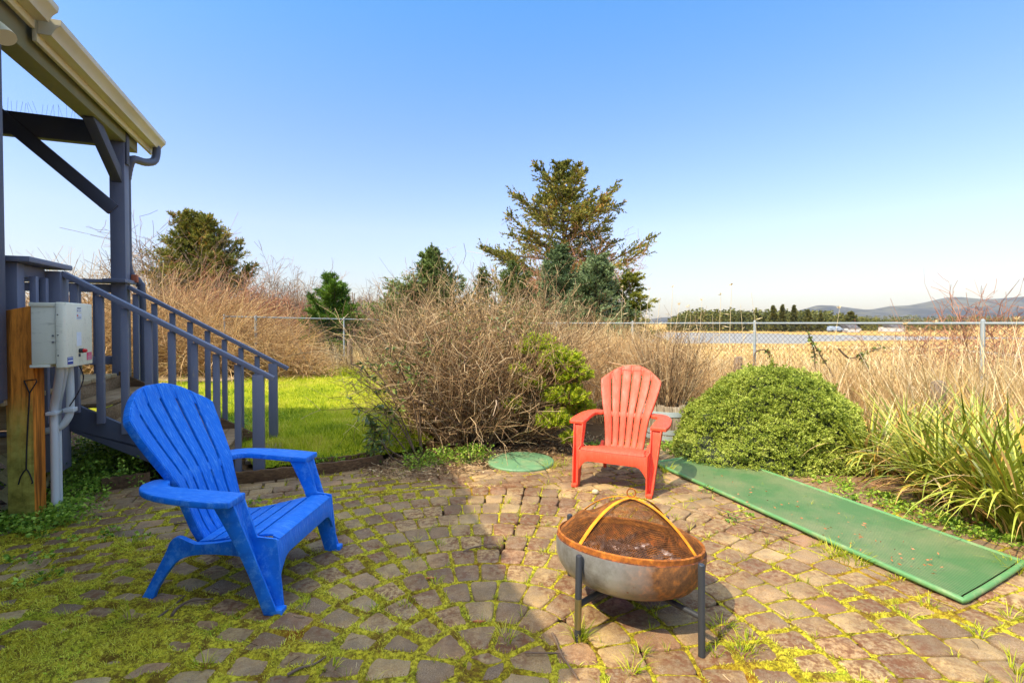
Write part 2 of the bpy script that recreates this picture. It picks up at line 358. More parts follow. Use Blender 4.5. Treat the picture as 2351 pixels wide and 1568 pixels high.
def blades(sp, B, az, lean, L, W, bend, K=4, rnd=None, twist=.6):
    n = len(B); L = np.broadcast_to(L, (n,)); W = np.broadcast_to(W, (n,)); lean = np.broadcast_to(lean, (n,)); bend = np.broadcast_to(bend, (n,))
    h = np.stack([np.cos(az), np.sin(az), np.zeros(n)], 1); a2 = az+math.pi/2+rng.normal(size=n)*twist
    s = np.stack([np.cos(a2), np.sin(a2), np.zeros(n)], 1); P = B.copy(); V = np.empty((n, K, 2, 3))
    for k in range(K):
        t = k/(K-1); w = W*(1-t**1.8)*.5+W*.02
        V[:, k, 0] = P-s*w[:, None]; V[:, k, 1] = P+s*w[:, None]
        ph = lean+bend*t; st = L/(K-1)
        P = P+(h*np.sin(ph)[:, None]+np.array([0, 0, 1.])*np.cos(ph)[:, None])*st[:, None]
    idx = np.arange(n*K*2).reshape(n, K, 2); F = np.stack([idx[:, :-1, 0], idx[:, :-1, 1], idx[:, 1:, 1], idx[:, 1:, 0]], -1).reshape(-1, 4)
    r = rng.random(n) if rnd is None else np.broadcast_to(rnd, (n,)); sp.add(V, F, np.repeat(r, K*2))
# cheap value noise for numpy
_tab = np.random.default_rng(3).random((256, 256))
def vn(x, y):
    xi = np.floor(x).astype(int); yi = np.floor(y).astype(int); fx = x-xi; fy = y-yi; fx = fx*fx*(3-2*fx); fy = fy*fy*(3-2*fy)
    a = _tab[xi & 255, yi & 255]; b = _tab[(xi+1) & 255, yi & 255]; c = _tab[xi & 255, (yi+1) & 255]; d = _tab[(xi+1) & 255, (yi+1) & 255]
    return (a*(1-fx)+b*fx)*(1-fy)+(c*(1-fx)+d*fx)*fy
def fbm(x, y, o=4):
    x = np.asarray(x, float); y = np.asarray(y, float); s = 0; a = .5; t = 0
    for k in range(o): s = s+a*vn(x+17*k, y+31*k); t += a; x = x*2.03; y = y*2.03; a *= .5
    return s/t

def bm_obj(name, bm, m, parent=None, bevel=0, smooth=False, base=None, seg=2, split=35, local=False):
    bmesh.ops.recalc_face_normals(bm, faces=bm.faces)
    me = bpy.data.meshes.new(name); bm.to_mesh(me); bm.free(); o = link(name, me, m, parent, local, base)
    if bevel:
        b = o.modifiers.new('bevel', 'BEVEL'); b.width = bevel; b.segments = seg; b.limit_method = 'ANGLE'; b.angle_limit = R_(40)
    if smooth or bevel:
        for p in me.polygons: p.use_smooth = True
        e = o.modifiers.new('split', 'EDGE_SPLIT'); e.split_angle = R_(split)
    return o
def box(bm, c, ax, ay, az):
    """box centred at c with half-axis vectors"""
    c = Vector(c); ax, ay, az = Vector(ax), Vector(ay), Vector(az)
    v = [bm.verts.new(c+ax*i+ay*j+az*k) for i in (-1, 1) for j in (-1, 1) for k in (-1, 1)]
    for f in ((0, 1, 3, 2), (4, 6, 7, 5), (0, 4, 5, 1), (2, 3, 7, 6), (0, 2, 6, 4), (1, 5, 7, 3)): bm.faces.new([v[i] for i in f])
def prism(bm, pts, d):
    """polygon (list of 3-D points) extruded by vector d"""
    d = Vector(d); a = [bm.verts.new(Vector(p)) for p in pts]; b = [bm.verts.new(Vector(p)+d) for p in pts]; n = len(a)
    bm.faces.new(a); bm.faces.new(b[::-1])
    for i in range(n): bm.faces.new([a[i], b[i], b[(i+1) % n], a[(i+1) % n]])
def loft(bm, rings, closed=True, caps=True):
    rr = [[bm.verts.new(Vector(p)) for p in r] for r in rings]; n = len(rr[0])
    for a, b in zip(rr[:-1], rr[1:]):
        for i in range(n if closed else n-1): bm.faces.new([a[i], a[(i+1) % n], b[(i+1) % n], b[i]])
    if caps: bm.faces.new(rr[0][::-1]); bm.faces.new(rr[-1])
def pipe(bm, pts, r, sides=10, caps=True):
    pts = [Vector(p) for p in pts]; rings = []; up = None
    for i, p in enumerate(pts):
        t = (pts[min(i+1, len(pts)-1)]-pts[max(i-1, 0)]).normalized()
        if up is None: up = t.orthogonal().normalized()
        up = (up-t*up.dot(t)).normalized(); b = t.cross(up); rr = r[i] if isinstance(r, (list, tuple)) else r
        rings.append([p+(up*math.cos(a)+b*math.sin(a))*rr for a in [2*math.pi*k/sides for k in range(sides)]])
    loft(bm, rings, True, caps)
def curve(pts, n=8):
    """Catmull-Rom through pts"""
    P = [Vector(p) for p in pts]; out = []
    for i in range(len(P)-1):
        a, b, c, d = P[max(i-1, 0)], P[i], P[i+1], P[min(i+2, len(P)-1)]
        for k in range(n):
            t = k/n; out.append(.5*((2*b)+(c-a)*t+(2*a-5*b+4*c-d)*t*t+(3*b-a-3*c+d)*t**3))
    return out+[P[-1]]

# ============================================================ HOUSE PORCH (house axes U across, W along the eave)
TH = R_(21); E0 = Vector((-4.115, 5.184, 0)); U = Vector((math.cos(TH), math.sin(TH), 0)); W_ = Vector((-math.sin(TH), math.cos(TH), 0)); Z = Vector((0, 0, 1))
def H(a, b, z): return E0+U*a+W_*b+Z*z
house = root('house', H(-2, -4, 0), TH, 'grey house corner with a covered deck, slate-blue railings and cream gutters', 'house')
def hbox(name, m, a, b, z, parent=house, bevel=.004, smooth=False):
    bm = bmesh.new(); box(bm, H(sum(a)/2, sum(b)/2, sum(z)/2), U*(a[1]-a[0])/2, W_*(b[1]-b[0])/2, Z*(z[1]-z[0])/2)
    return bm_obj(name, bm, m, parent, bevel)
# wall with lap siding
bm = bmesh.new()
k = 0; z = .84
while z < 3.3:
    prism(bm, [H(-4, -2.14, z), H(.0, -2.14, z), H(.0, -2.14, z+.158), H(-4, -2.14, z+.158)], -W_*.3)
    prism(bm, [H(.028, -7.5, z), H(.028, -2.12, z), H(.012, -2.12, z+.157), H(.012, -7.5, z+.157)], -U*.1)
    z += .16
wall = bm_obj('wall', bm, 'siding', house)
hbox('foundation', 'soffit', (-4, -.30), (-7.5, -2.3), (-.1, .82), bevel=0); hbox('wall', 'siding', (-4.2, -4.01), (-10, .3), (-.1, 6.4), bevel=0)  # unseen back wall added and foundation filled out to block stray sun
hbox('corner_board', 'slate_dark', (-.08, .045), (-2.22, -2.11), (.86, 3.24))
# deck
bm = bmesh.new()
n = 11
for i in range(13):
    b0 = -2.12+i*.146; box(bm, H(-1.5, b0+.069, .835), U*1.53, W_*.068, Z*.018)
deck = bm_obj('deck_floor', bm, 'deckwood', house, .003)
hbox('deck_rim', 'tread', (-.045, -.002), (-1.86, -.1), (.62, .812))
hbox('deck_rim', 'tread', (-3, -.04), (-.26, -.225), (.66, .815))
# posts
hbox('post', 'slate_paint', (-.065, .065), (-.065, .065), (.0, 3.24))
hbox('post', 'slate_paint', (-.07, .07), (-1.455, -1.315), (.2, 1.765))
hbox('post', 'slate_paint', (-.09, .0), (-1.88, -1.79), (.64, 1.78))
hbox('post_trim', 'slate_dark', (.066, .085), (-.05, .03), (3.02, 3.42))
# header along the eave, cross beam, braces
hbox('header_beam', 'mossbeam', (-.075, .075), (-7.5, .3), (3.24, 3.44))
hbox('cross_beam', 'slate_dark', (-4, -.08), (-.045, .045), (3.2, 3.43))
def strut(p, q, wd, th, m):
    p, q = Vector(p), Vector(q); t = (q-p); L = t.length; t.normalize(); side = th[0]; nrm = t.cross(side).normalized()
    bm = bmesh.new(); box(bm, (p+q)/2, t*L/2, side*th[1]/2, nrm*wd/2); return bm_obj('brace', bm, m, house, .004)
strut(H(-1.02, -.075, 3.46), H(-.03, -.075, 2.53), .13, (W_, .045), 'slate_dark')
strut(H(0, -.70, 3.28), H(0, -.02, 2.86), .12, (U, .09), 'slate_dark')
# roof: two seen sections, the nearer one a little higher, and unseen ones shaping the shadow
def roof(b0, b1, dz, ea=.11):
    s = .72
    bm = bmesh.new()
    prism(bm, [H(ea, b0, 3.45+dz), H(ea, b0, 3.50+dz), H(-4.5, b0, 3.50+dz+s*4.6), H(-4.5, b0, 3.45+dz+s*4.6)], W_*(b1-b0))
    r = bm_obj('roof', bm, 'soffit', house)
    bm = bmesh.new(); prism(bm, [H(ea+.02, b0-.002, 3.503+dz), H(ea+.02, b0-.002, 3.515+dz), H(-4.5, b0-.002, 3.52+dz+s*4.6), H(-4.5, b0-.002, 3.505+dz+s*4.6)], W_*(b1-b0+.03))
    bm_obj('shingles', bm, 'shingle', r)
    for i in np.arange(b0+.3, b1, .6):
        bm = bmesh.new(); prism(bm, [H(ea-.01, i, 3.36+dz), H(ea-.01, i, 3.445+dz), H(-4.4, i, 3.445+dz+s*4.4), H(-4.4, i, 3.30+dz+s*4.4)], W_*.04); bm_obj('rafter', bm, 'soffit', r)
    bm = bmesh.new(); prism(bm, [H(ea, b0, 3.32+dz), H(ea+.028, b0, 3.32+dz), H(ea+.028, b0, 3.49+dz), H(ea, b0, 3.49+dz)], W_*(b1-b0+.01))
    bm_obj('fascia', bm, 'cream', house, .003)
    # K-style gutter profile
    a0 = ea+.031
    prof = [(0, .0), (.075, .0), (.082, .02), (.10, .05), (.128, .078), (.132, .10), (.132, .118), (.116, .118), (.116, .108), (.108, .085), (.09, .055), (.07, .012), (.006, .012), (.006, .118), (0, .118)]
    bm = bmesh.new(); prism(bm, [H(a0+x, b0, 3.375+dz+y) for x, y in prof], W_*(b1-b0))
    g = bm_obj('gutter', bm, 'cream_metal', house, 0, True, split=25)
    for bb in (b0+.001, b1-.004):
        bm = bmesh.new(); prism(bm, [H(a0+x, bb, 3.375+dz+y) for x, y in prof[:8]+[(.0, .118)]], W_*.004); bm_obj('end_cap', bm, 'cream_metal', g)
    return g
roof(-1.90, .58, 0); roof(-3.6, -1.93, .075); roof(-4.6, -3.6, .075, .02); roof(-5.6, -4.6, .075, -.06); roof(-10.5, -5.6, .075, -.14)  # unseen near sections, eaves stepped back and run on to shape the patio shadow
# downspout: elbow back from the gutter end to the post
bm = bmesh.new()
pp = curve([H(.20, .50, 3.40), H(.20, .50, 3.33), H(.185, .46, 3.22), H(.14, .32, 3.155), H(.09, .12, 3.12), H(.06, .10, 3.05), H(.03, .11, 2.9)], 7)
pipe(bm, pp, [.040+(.003 if i % 2 else 0) for i in range(len(pp))], 12); ds = bm_obj('downspout', bm, 'downpipe', house, 0, True, split=60)
bm = bmesh.new(); pipe(bm, [H(.03, .11, 2.9), H(.03, .11, 1.98)], .038, 12)
bm_obj('downspout', bm, 'downpipe', house, 0, True)
bm = bmesh.new(); pp = curve([H(.03, .11, 1.99), H(.045, .14, 1.88), H(.10, .20, 1.80), H(.12, .22, 1.6), H(.12, .22, .1)], 8); pipe(bm, pp, [.038+(.003 if i % 2 else 0) for i in range(len(pp))], 12)
bm_obj('downspout', bm, 'downpipe', house, 0, True, split=60)
hbox('bracket', 'flue', (.07, .12), (.07, .13), (1.80, 1.88))
# bird spikes on the cross beam
bm = bmesh.new()
for i in range(26):
    a = -.95+i*.033; t = Vector(rng.normal(size=3)*.16)+Z
    pipe(bm, [H(a, -.02, 3.43), H(a, -.02, 3.43)+t*.12], .0012, 3)
bm_obj('bird_spikes', bm, 'steel', house)
# floodlight under the near soffit
lc = AT(6, 78, 3.0); lc = Vector(lc); ax = Vector((.5, -.1, -.6)).normalized()
bm = bmesh.new(); pipe(bm, [lc-ax*.15, lc-ax*.10, lc-ax*.05, lc+ax*.01, lc+ax*.035], [.026, .028, .040, .052, .054], 20)
fl = bm_obj('floodlight', bm, 'cream', house, 0, True)
bm = bmesh.new(); pipe(bm, [lc-ax*.16, lc-ax*.16+Vector((-.05, 0, .14))], .018, 10); bm_obj('bracket', bm, 'cream', fl, 0, True)
# deck railing cap pieces
def cap(name, pts, z, t=.038, m='slate_paint'):
    bm = bmesh.new(); prism(bm, [H(a, b, z) for a, b in pts], Z*t); return bm_obj(name, bm, m, house, .004)
c1 = cap('rail_cap', [(-.08, -1.93), (.09, -1.93), (.09, -1.30), (-.08, -1.30)], 1.785)
c2 = cap('rail_cap', [(-.082, -1.93), (-.082, -1.80), (-3, -1.80), (-3, -1.93)], 1.785)
c3 = cap('rail_cap', [(-.09, -.20), (.10, -.20), (.10, .14), (-.09, .14)], 1.775)
c4 = cap('rail_cap', [(-.092, -.07), (-.092, .07), (-3, .07), (-3, -.07)], 1.775)
for par, b0, b1, a0, a1 in ((c2, -1.86, -1.82, -3, -.095), (c4, -.02, .02, -3, -.07)):
    for zz in (1.68, .93): hbox('rail', 'slate_paint', (a0, a1), (b0, b1), (zz, zz+.085), par)
hbox('rail', 'slate_paint', (-.06, -.02), (-1.785, -1.46), (1.69, 1.78), c1)
for i in range(10): hbox('baluster', 'slate_paint', (-.28-i*.15, -.235-i*.15), (-1.902, -1.862), (.72, 1.70), c2)
for i in range(14): hbox('baluster', 'slate_paint', (-.25-i*.15, -.205-i*.15), (.022, .062), (.72, 1.70), c4)
for i in range(2): hbox('baluster', 'slate_paint', (.002, .042), (-1.74+i*.14, -1.70+i*.14), (.60, 1.70), c1)
# stair: stringers, treads, rails with balusters and newels
SL = .597
def stair_z(a): return .85-SL*a
def stringer(b, m, top=0.0):
    bm = bmesh.new(); prism(bm, [H(.0, b, .80+top), H(1.30, b, .80-SL*1.30+top), H(1.36, b, 0), H(.98, b, 0), H(.92, b, .0), H(.0, b, .53)], W_*.04); return bm_obj('stringer', bm, m, house, .003)
stringer(-1.345, 'slate_dark', -.03); stringer(-.09, 'timber', .06)
for i in range(5):
    z = .68-.17*i; a = .02+.28*i
    if i < 4:
        bm = bmesh.new()
        for j in range(2): box(bm, H(a+.07+j*.142, -.705, z), U*.068, W_*.60, Z*.018)
        bm_obj('tread', bm, 'tread', house, .003)
    bm = bmesh.new(); box(bm, H(a-.012, -.705, z+.09-.018 if i else .75), U*.01, W_*.595, Z*.07); bm_obj('riser', bm, 'tread', house, .002)
bm = bmesh.new(); box(bm, H(1.42, -.66, .02), U*.14, W_*.35, Z*.018); bm_obj('tread', bm, 'greywood', house, .003)
def stair_rail(b, a0, a1, zt, off, nb, bx):
    t = (U-Z*SL).normalized(); nrm = W_.cross(t).normalized()
    if nrm.z < 0: nrm = -nrm
    p, q = H(a0, b, zt-SL*a0), H(a1, b, zt-SL*a1)
    bm = bmesh.new(); box(bm, (p+q)/2, t*(q-p).length/2, W_*.045, nrm*.02); hr = bm_obj('handrail', bm, 'slate_paint', house, .004)
    for i in range(nb):
        a = .13+i*(1.44-.13)/nb+.0; zz = zt-SL*a
        bm = bmesh.new(); A = U*.0255; B = W_*.0195; c = H(a, b+bx, 0)
        lo = zz-1.07; hi = zz-.035
        prism(bm, [c-A-B+Z*lo, c+A-B+Z*(lo), c+A+B+Z*(lo), c-A+B+Z*(lo)], Z*(hi-lo)); bm_obj('baluster', bm, 'slate_paint', hr, .003)
    hz = zt-SL*1.44-.03
    bm = bmesh.new(); box(bm, H(1.44, b+bx*.3, hz/2), U*.046, W_*.046, Z*hz/2); bm_obj('newel_post', bm, 'slate_paint', hr, .004)
stair_rail(-1.386, .06, 1.56, 1.79, 0, 8, -.0); stair_rail(.0, .07, 1.60, 1.78, 0, 8, .0)
# lattice skirt
def lattice(b0, b1, z0, z1, a, nm='lattice_skirt', front=False):
    pt = (lambda s, off, z: H(s, a+off, z)) if front else (lambda s, off, z: H(a+off, s, z)); nv = W_ if front else U
    bm = bmesh.new(); w = b1-b0; h = z1-z0; st = .13
    for sgn in (1, -1):
        k = -h
        while k < w+h:
            pts = []
            for zz in (0, h):
                x = k+(zz if sgn == 1 else -zz); pts.append((x, zz))
            (x0, y0), (x1, y1) = pts
            # clip to panel
            def cl(x0, y0, x1, y1):
                t0, t1 = 0, 1; dx, dy = x1-x0, y1-y0
                if dx == 0: return None
                ta, tb = sorted(((0-x0)/dx, (w-x0)/dx)); t0 = max(t0, ta); t1 = min(t1, tb)
                return None if t1-t0 < .05 else (x0+dx*t0, y0+dy*t0, x0+dx*t1, y0+dy*t1)
            c = cl(x0, y0, x1, y1)
            if c:
                p = pt(b0+c[0], sgn*.0045, z0+c[1]); q = pt(b0+c[2], sgn*.0045, z0+c[3]); t = (q-p).normalized()
                box(bm, (p+q)/2, t*(q-p).length/2, nv*.004, t.cross(nv)*.021)
            k += st
    return bm_obj(nm, bm, 'lattice', house)
lattice(-1.6, -.005, .04, .50, -1.87, front=True); hbox('deck_rim', 'deckwood', (-2.5, .0), (-1.90, -1.862), (.62, .812)); lattice(-1.86, -1.36, .05, .56, -.06)
hbox('lattice_frame', 'deckwood', (-1.6, .0), (-1.89, -1.85), (.46, .58))
bm = bmesh.new(); pipe(bm, [H(-1.6, -1.94, .60), H(.0, -1.94, .60)], .02, 12); bm_obj('pipe', bm, 'slate_dark', house, 0, True)

# ============================================================ UTILITY POST, BOX, POKER
pb = G(82, 1205); PX = pb[0]-U.x*.072+W_.x*.072; PY = pb[1]-U.y*.072+W_.y*.072
post = root('wooden_post', (PX, PY, 0), TH, 'stained square timber post, orange-brown above and mossy below, carrying the grey box', 'post')
bm = bmesh.new(); c = Vector((PX, PY, 0)); hw = .072
pu, pw = U*hw, W_*hw
prism(bm, [c-pu-pw, c+pu-pw, c+pu+pw, c-pu+pw], Z*1.46)
for v in bm.verts:
    if v.co.z > 1: v.co.z += (v.co-c).dot(U)*.25
bm_obj('timber', bm, 'post', post, .005)
# electrical enclosure fixed to the post's right-hand side, its long side along the eave direction
bx0 = Vector((-3.0, 3.31, 0)); bz1 = 1.493; bz0 = 1.067; BD = W_.copy(); BN = U.copy(); hh = bz1-bz0
ebox = root('electrical_box', (bx0.x, bx0.y, bz0), TH, 'grimy off-white electrical control box with a red button, bolted to the timber post', 'electrical box')
def eb(name, m, s0, s1, n0, n1, z0, z1, par=ebox, bev=.006):
    bm = bmesh.new(); c = bx0+BD*(s0+s1)/2+BN*(n0+n1)/2+Z*(z0+z1)/2
    box(bm, c, BD*(s1-s0)/2, BN*(n1-n0)/2, Z*(z1-z0)/2); return bm_obj(name, bm, m, par, bev)
eb('body', 'box', .008, .40, -.188, -.05, bz0+.018, bz1-.012)
eb('flange', 'box', .0, .405, -.195, -.052, bz1-.022, bz1+.004, bev=.003); eb('flange', 'box', .0, .405, -.195, -.09, bz0-.002, bz0+.016, bev=.003)
prof = [(-.008, -.055), (-.008, -.02), (.004, -.003), (.012, 0), (.40, 0), (.412, -.01), (.418, -.055)]
bm = bmesh.new(); prism(bm, [bx0+BD*s+BN*n+Z*(bz0-.01) for s, n in prof], Z*(bz1-bz0+.018)); door = bm_obj('door', bm, 'box', ebox, .008, seg=3)
n1 = .0012
eb('label', 'white', .152, .222, n1-.004, n1, bz0+hh*.31, bz0+hh*.54, door, 0)
def sticker(mat, s0, s1, z0, z1, lines, ink='white'):
    st = eb('sticker', mat, s0, s1, n1-.004, n1+.0004, bz0+hh*z0, bz0+hh*z1, door, 0)
    for (u0, u1, v0, v1) in lines:
        eb('print', ink, s0+(s1-s0)*u0, s0+(s1-s0)*u1, n1, n1+.0012, bz0+hh*(z0+(z1-z0)*v0), bz0+hh*(z0+(z1-z0)*v1), st, 0)
    return st
def text(body, size, s, n, z, m, par):
    cu = bpy.data.curves.new('t', 'FONT'); cu.body = body; cu.size = size; cu.extrude = .0004; tmp = bpy.data.objects.new('t', cu); col.objects.link(tmp)
    dg = bpy.context.evaluated_depsgraph_get(); me = bpy.data.meshes.new_from_object(tmp.evaluated_get(dg)); bpy.data.objects.remove(tmp)
    mt = Matrix((BD, Z, BN)).transposed().to_4x4(); mt.translation = bx0+BD*s+BN*n+Z*z; me.transform(mt); me.materials.clear()
    return link('lettering', me, m, par)
s = sticker('blue_lab', .014, .092, .03, .145, [(.05, .95, .38, .56)])
text('Control Panel', .0125, .017, n1+.0006, bz0+hh*.118, 'white', s)
s = sticker('pink_lab', .305, .385, .055, .185, [(.3, .9, .78, .82), (.3, .9, .55, .58), (.12, .9, .45, .48), (.12, .9, .34, .36), (.12, .9, .2, .23), (.12, .9, .08, .11)])
s = sticker('white', .155, .228, .87, .955, [(.1, .9, .8, .88), (.1, .8, .62, .70), (.1, .25, .15, .38), (.35, .9, .25, .32)], 'ink')
s = sticker('white', .150, .228, .75, .85, [(.4, .9, .45, .5), (.1, .9, .2, .25)], 'ink'); eb('print', 'orange_ink', .158, .175, n1, n1+.0012, bz0+hh*.795, bz0+hh*.83, s, 0)
eb('label', 'ink', .178, .205, n1-.004, n1+.0006, bz0+hh*.13, bz0+hh*.18, door, 0)
bc = bx0+BD*.192+BN*n1+Z*(bz0+hh*.23)
bm = bmesh.new(); pipe(bm, [bc, bc+BN*.022], .016, 16); sw = bm_obj('switch', bm, 'black', door, 0, True)
bm = bmesh.new(); pipe(bm, [bc+BN*.022, bc+BN*.032, bc+BN*.042], [.013, .014, .010], 16); bm_obj('button', bm, 'red_btn', sw, 0, True)
for z_ in (.82, .5, .18):
    bm = bmesh.new(); q_ = bx0-BD*.008+BN*-.04+Z*(bz0+hh*z_); pipe(bm, [q_, q_-BD*.003], .004, 8); bm_obj('screw', bm, 'iron', door, 0, True)
for z_ in (.49, .39):
    bm = bmesh.new(); q_ = bx0+BD*.008+BN*-.072+Z*(bz0+hh*z_); pipe(bm, [q_, q_-BD*.006], .006, 8); bm_obj('bolt', bm, 'steel', ebox, 0, True)
# conduits down to the ground
def conduit(top, bot, r):
    f = lambda s, n, z: bx0+BD*s+BN*n+Z*z
    P = [f(*top, bz0+.02), f(*top, bz0-.05), f((top[0]*.55+bot[0]*.45), (top[1]*.55+bot[1]*.45), bz0-.17), f(*bot, bz0-.32), f(*bot, .5), f(*bot, -.02)]
    bm = bmesh.new(); pipe(bm, curve(P, 6), r, 14); return bm_obj('conduit', bm, 'pvc', ebox, 0, True)
conduit((.12, -.085), (.235, -.165), .024); conduit((.19, -.085), (.29, -.165), .019)
f = lambda s, n, z: bx0+BD*s+BN*n+Z*z
bm = bmesh.new(); pipe(bm, curve([f(.26, -.085, bz0), f(.28, -.09, bz0-.30), f(.28, -.11, bz0-.40), f(.28, -.17, bz0-.46), f(.28, -.3, bz0-.48)], 6), .024, 14); bm_obj('conduit', bm, 'pvc', ebox, 0, True)
bm = bmesh.new(); box(bm, f(.255, -.165, bz0-.34), BD*.07, BN*.030, Z*.012); bm_obj('pipe_strap', bm, 'pvc', ebox, .004)
bm = bmesh.new(); box(bm, f(.28, -.09, bz0-.33), BD*.034, BN*.030, Z*.016); bm_obj('pipe_strap', bm, 'pvc', ebox, .004)
bm = bmesh.new(); pipe(bm, curve([f(.30, -.05, bz0), f(.33, -.03, bz0-.1), f(.28, -.04, bz0-.2), f(.24, -.08, bz0-.3)], 6), .004, 6); bm_obj('cable', bm, 'char', ebox, 0, True)
# poker with triangular handle, on the near face of the post
f0 = Vector((PX, PY, 0))-pw*1.08
def pf(px, py):  # point on the post's near face plane
    d = Vector(ray(px, py)); e = Vector(EYE); t = (f0-e).dot(W_)/d.dot(W_); return e+d*t
poker = root('fire_poker', pf(62, 1150), 0, 'thin black iron fire poker with triangular handle hanging on the timber post', 'fire poker')
bm = bmesh.new(); pipe(bm, [pf(68, 902), pf(55, 874), pf(83, 871), pf(84, 877), pf(68, 902)], .0042, 8); bm_obj('handle', bm, 'iron', poker, 0, True)
bm = bmesh.new(); pipe(bm, curve([pf(68, 900), pf(66, 940), pf(62, 1010), pf(60, 1078)], 5), .0042, 8); bm_obj('shaft', bm, 'iron', poker, 0, True)
bm = bmesh.new(); pipe(bm, curve([pf(42, 1112), pf(48, 1093), pf(60, 1078), pf(69, 1090), pf(75, 1108)], 6), .004, 8); pipe(bm, [pf(75, 1108), pf(72, 1110)], .004, 6); bm_obj('fork', bm, 'iron', poker, 0, True)

# ============================================================ CHAIRS
def make_chair(name, m, loc, rz, label, group='moulded plastic garden chairs', sc=1.0):
    rt = root(name, loc, rz, label, 'chair', group); rt.scale = (sc, sc, sc)
    prof = [(0, .475, .262), (.12, .52, .34), (.28, .565, .455), (.42, .605, .56), (.5, .64, .625), (.62, .70, .72), (.76, .765, .83), (.9, .825, .94), (1, .862, 1.03)]
    ts = [p[0] for p in prof]; ys = [p[1] for p in prof]; zs = [p[2] for p in prof]
    wt = [0, .2, .36, .42, .52, .7, .86, 1]; ws = [.175, .19, .205, .215, .238, .276, .298, .296]
    def top(s): return 1-.165*abs(s)**2.1
    def S(s, t, off=0.0):
        y = np.interp(t, ts, ys); z = np.interp(t, ts, zs); w = np.interp(t, wt, ws)
        dy = np.interp(min(t+.04, 1), ts, ys)-np.interp(max(t-.04, 0), ts, ys); dz = np.interp(min(t+.04, 1), ts, zs)-np.interp(max(t-.04, 0), ts, zs)
        l = math.hypot(dy, dz); ny, nz = dz/l, -dy/l      # backward normal
        cc = .06*s*s*(.35+.65*t)
        return Vector((s*w, y-cc+ny*off, z+nz*off))
    def sheet(bm, s0, s1, t0, t1, f0, f1, nt=14, ns=3, arch=True, crown=0.0):
        """closed shell between offsets f0 (front) and f1 (back)"""
        grid = []
        for off in (f0, f1):
            g = []
            for i in range(nt+1):
                row = []
                for j in range(ns+1):
                    s = s0+(s1-s0)*j/ns; tt0 = t0(s) if callable(t0) else t0; tt1 = t1(s) if callable(t1) else t1
                    cr = crown*(1-(2*j/ns-1)**2) if off == f0 else 0
                    row.append(bm.verts.new(S(s, tt0+(tt1-tt0)*i/nt, off-cr)))
                g.append(row)
            grid.append(g)
        a, b = grid
        for i in range(nt):
            for j in range(ns):
                bm.faces.new([a[i][j], a[i][j+1], a[i+1][j+1], a[i+1][j]]); bm.faces.new([b[i][j], b[i+1][j], b[i+1][j+1], b[i][j+1]])
            bm.faces.new([a[i][0], a[i+1][0], b[i+1][0], b[i][0]]); bm.faces.new([a[i][ns], b[i][ns], b[i+1][ns], a[i+1][ns]])
        for j in range(ns):
            bm.faces.new([a[0][j], b[0][j], b[0][j+1], a[0][j+1]]); bm.faces.new([a[nt][j], a[nt][j+1], b[nt][j+1], b[nt][j]])
    bm = bmesh.new(); n = 6; g = .030
    for k in range(n):
        s0 = -1+2*k/n+(g if k else 0); s1 = -1+2*(k+1)/n-(g if k < n-1 else 0)
        sheet(bm, s0, s1, .0, top, -.004, .012, 22, 4, crown=.0035)
    sheet(bm, -.985, .985, .405, .455, .001, .010, 2, 24); sheet(bm, -.985, .985, lambda s: top(s)-.085, lambda s: top(s)-.004, .001, .0105, 2, 30)
    sheet(bm, -.98, .98, .0, .045, .001, .010, 2, 20)
    # rolled rim: sides and arch
    sheet(bm, -1.018, -.975, .0, top, -.001, .042, 22, 1); sheet(bm, .975, 1.018, .0, top, -.001, .042, 22, 1)
    sheet(bm, -1.016, 1.016, lambda s: top(s)-.012, lambda s: top(s)+.006, -.001, .040, 1, 30)
    bm_obj('backrest', bm, m, rt, .0025, seg=2, local=True)
    # seat
    sy = [.0, .03, .07, .16, .28, .40, .50]; sz = [.315, .345, .352, .338, .312, .288, .272]
    def seat_pt(x, y, off=0): return Vector((x, y, np.interp(y, sy, sz)+off))
    bm = bmesh.new()
    planks = [(.028, .125), (.137, .215), (.227, .305), (.317, .385), (.397, .465)]
    for y0, y1 in planks:
        hw = np.interp((y0+y1)/2, [0, .5], [.282, .205]); rows = []
        for i in range(4):
            y = y0+(y1-y0)*i/3; rows.append([seat_pt(-hw, y, 0), seat_pt(hw, y, 0), seat_pt(hw, y, -.014), seat_pt(-hw, y, -.014)])
        loft(bm, rows)
    for x in (-.16, 0, .16):
        rows = []
        for i in range(8):
            y = .05+.42*i/7; rows.append([seat_pt(x-.012, y, -.012), seat_pt(x+.012, y, -.012), seat_pt(x+.012, y, -.03), seat_pt(x-.012, y, -.03)])
        loft(bm, rows)
    bm_obj('seat', bm, m, rt, .004, local=True)
    # front apron with arch
    bm = bmesh.new(); nx = 20; top_, bot = [], []
    for i in range(nx+1):
        x = -.302+.604*i/nx; u = abs(x)/.302; top_.append(Vector((x, .012, .330))); bot.append(Vector((x, .0, .238-.10*max(0, (u-.72)/.28)**1.7)))
    prism(bm, top_+bot[::-1], Vector((0, .016, 0)))
    prism(bm, [Vector((-.283, .008, .332)), Vector((-.283, .045, .3495)), Vector((-.283, .045, .335)), Vector((-.283, .022, .322))], Vector((.566, 0, 0)))
    bm_obj('apron', bm, m, rt, .004, local=True)
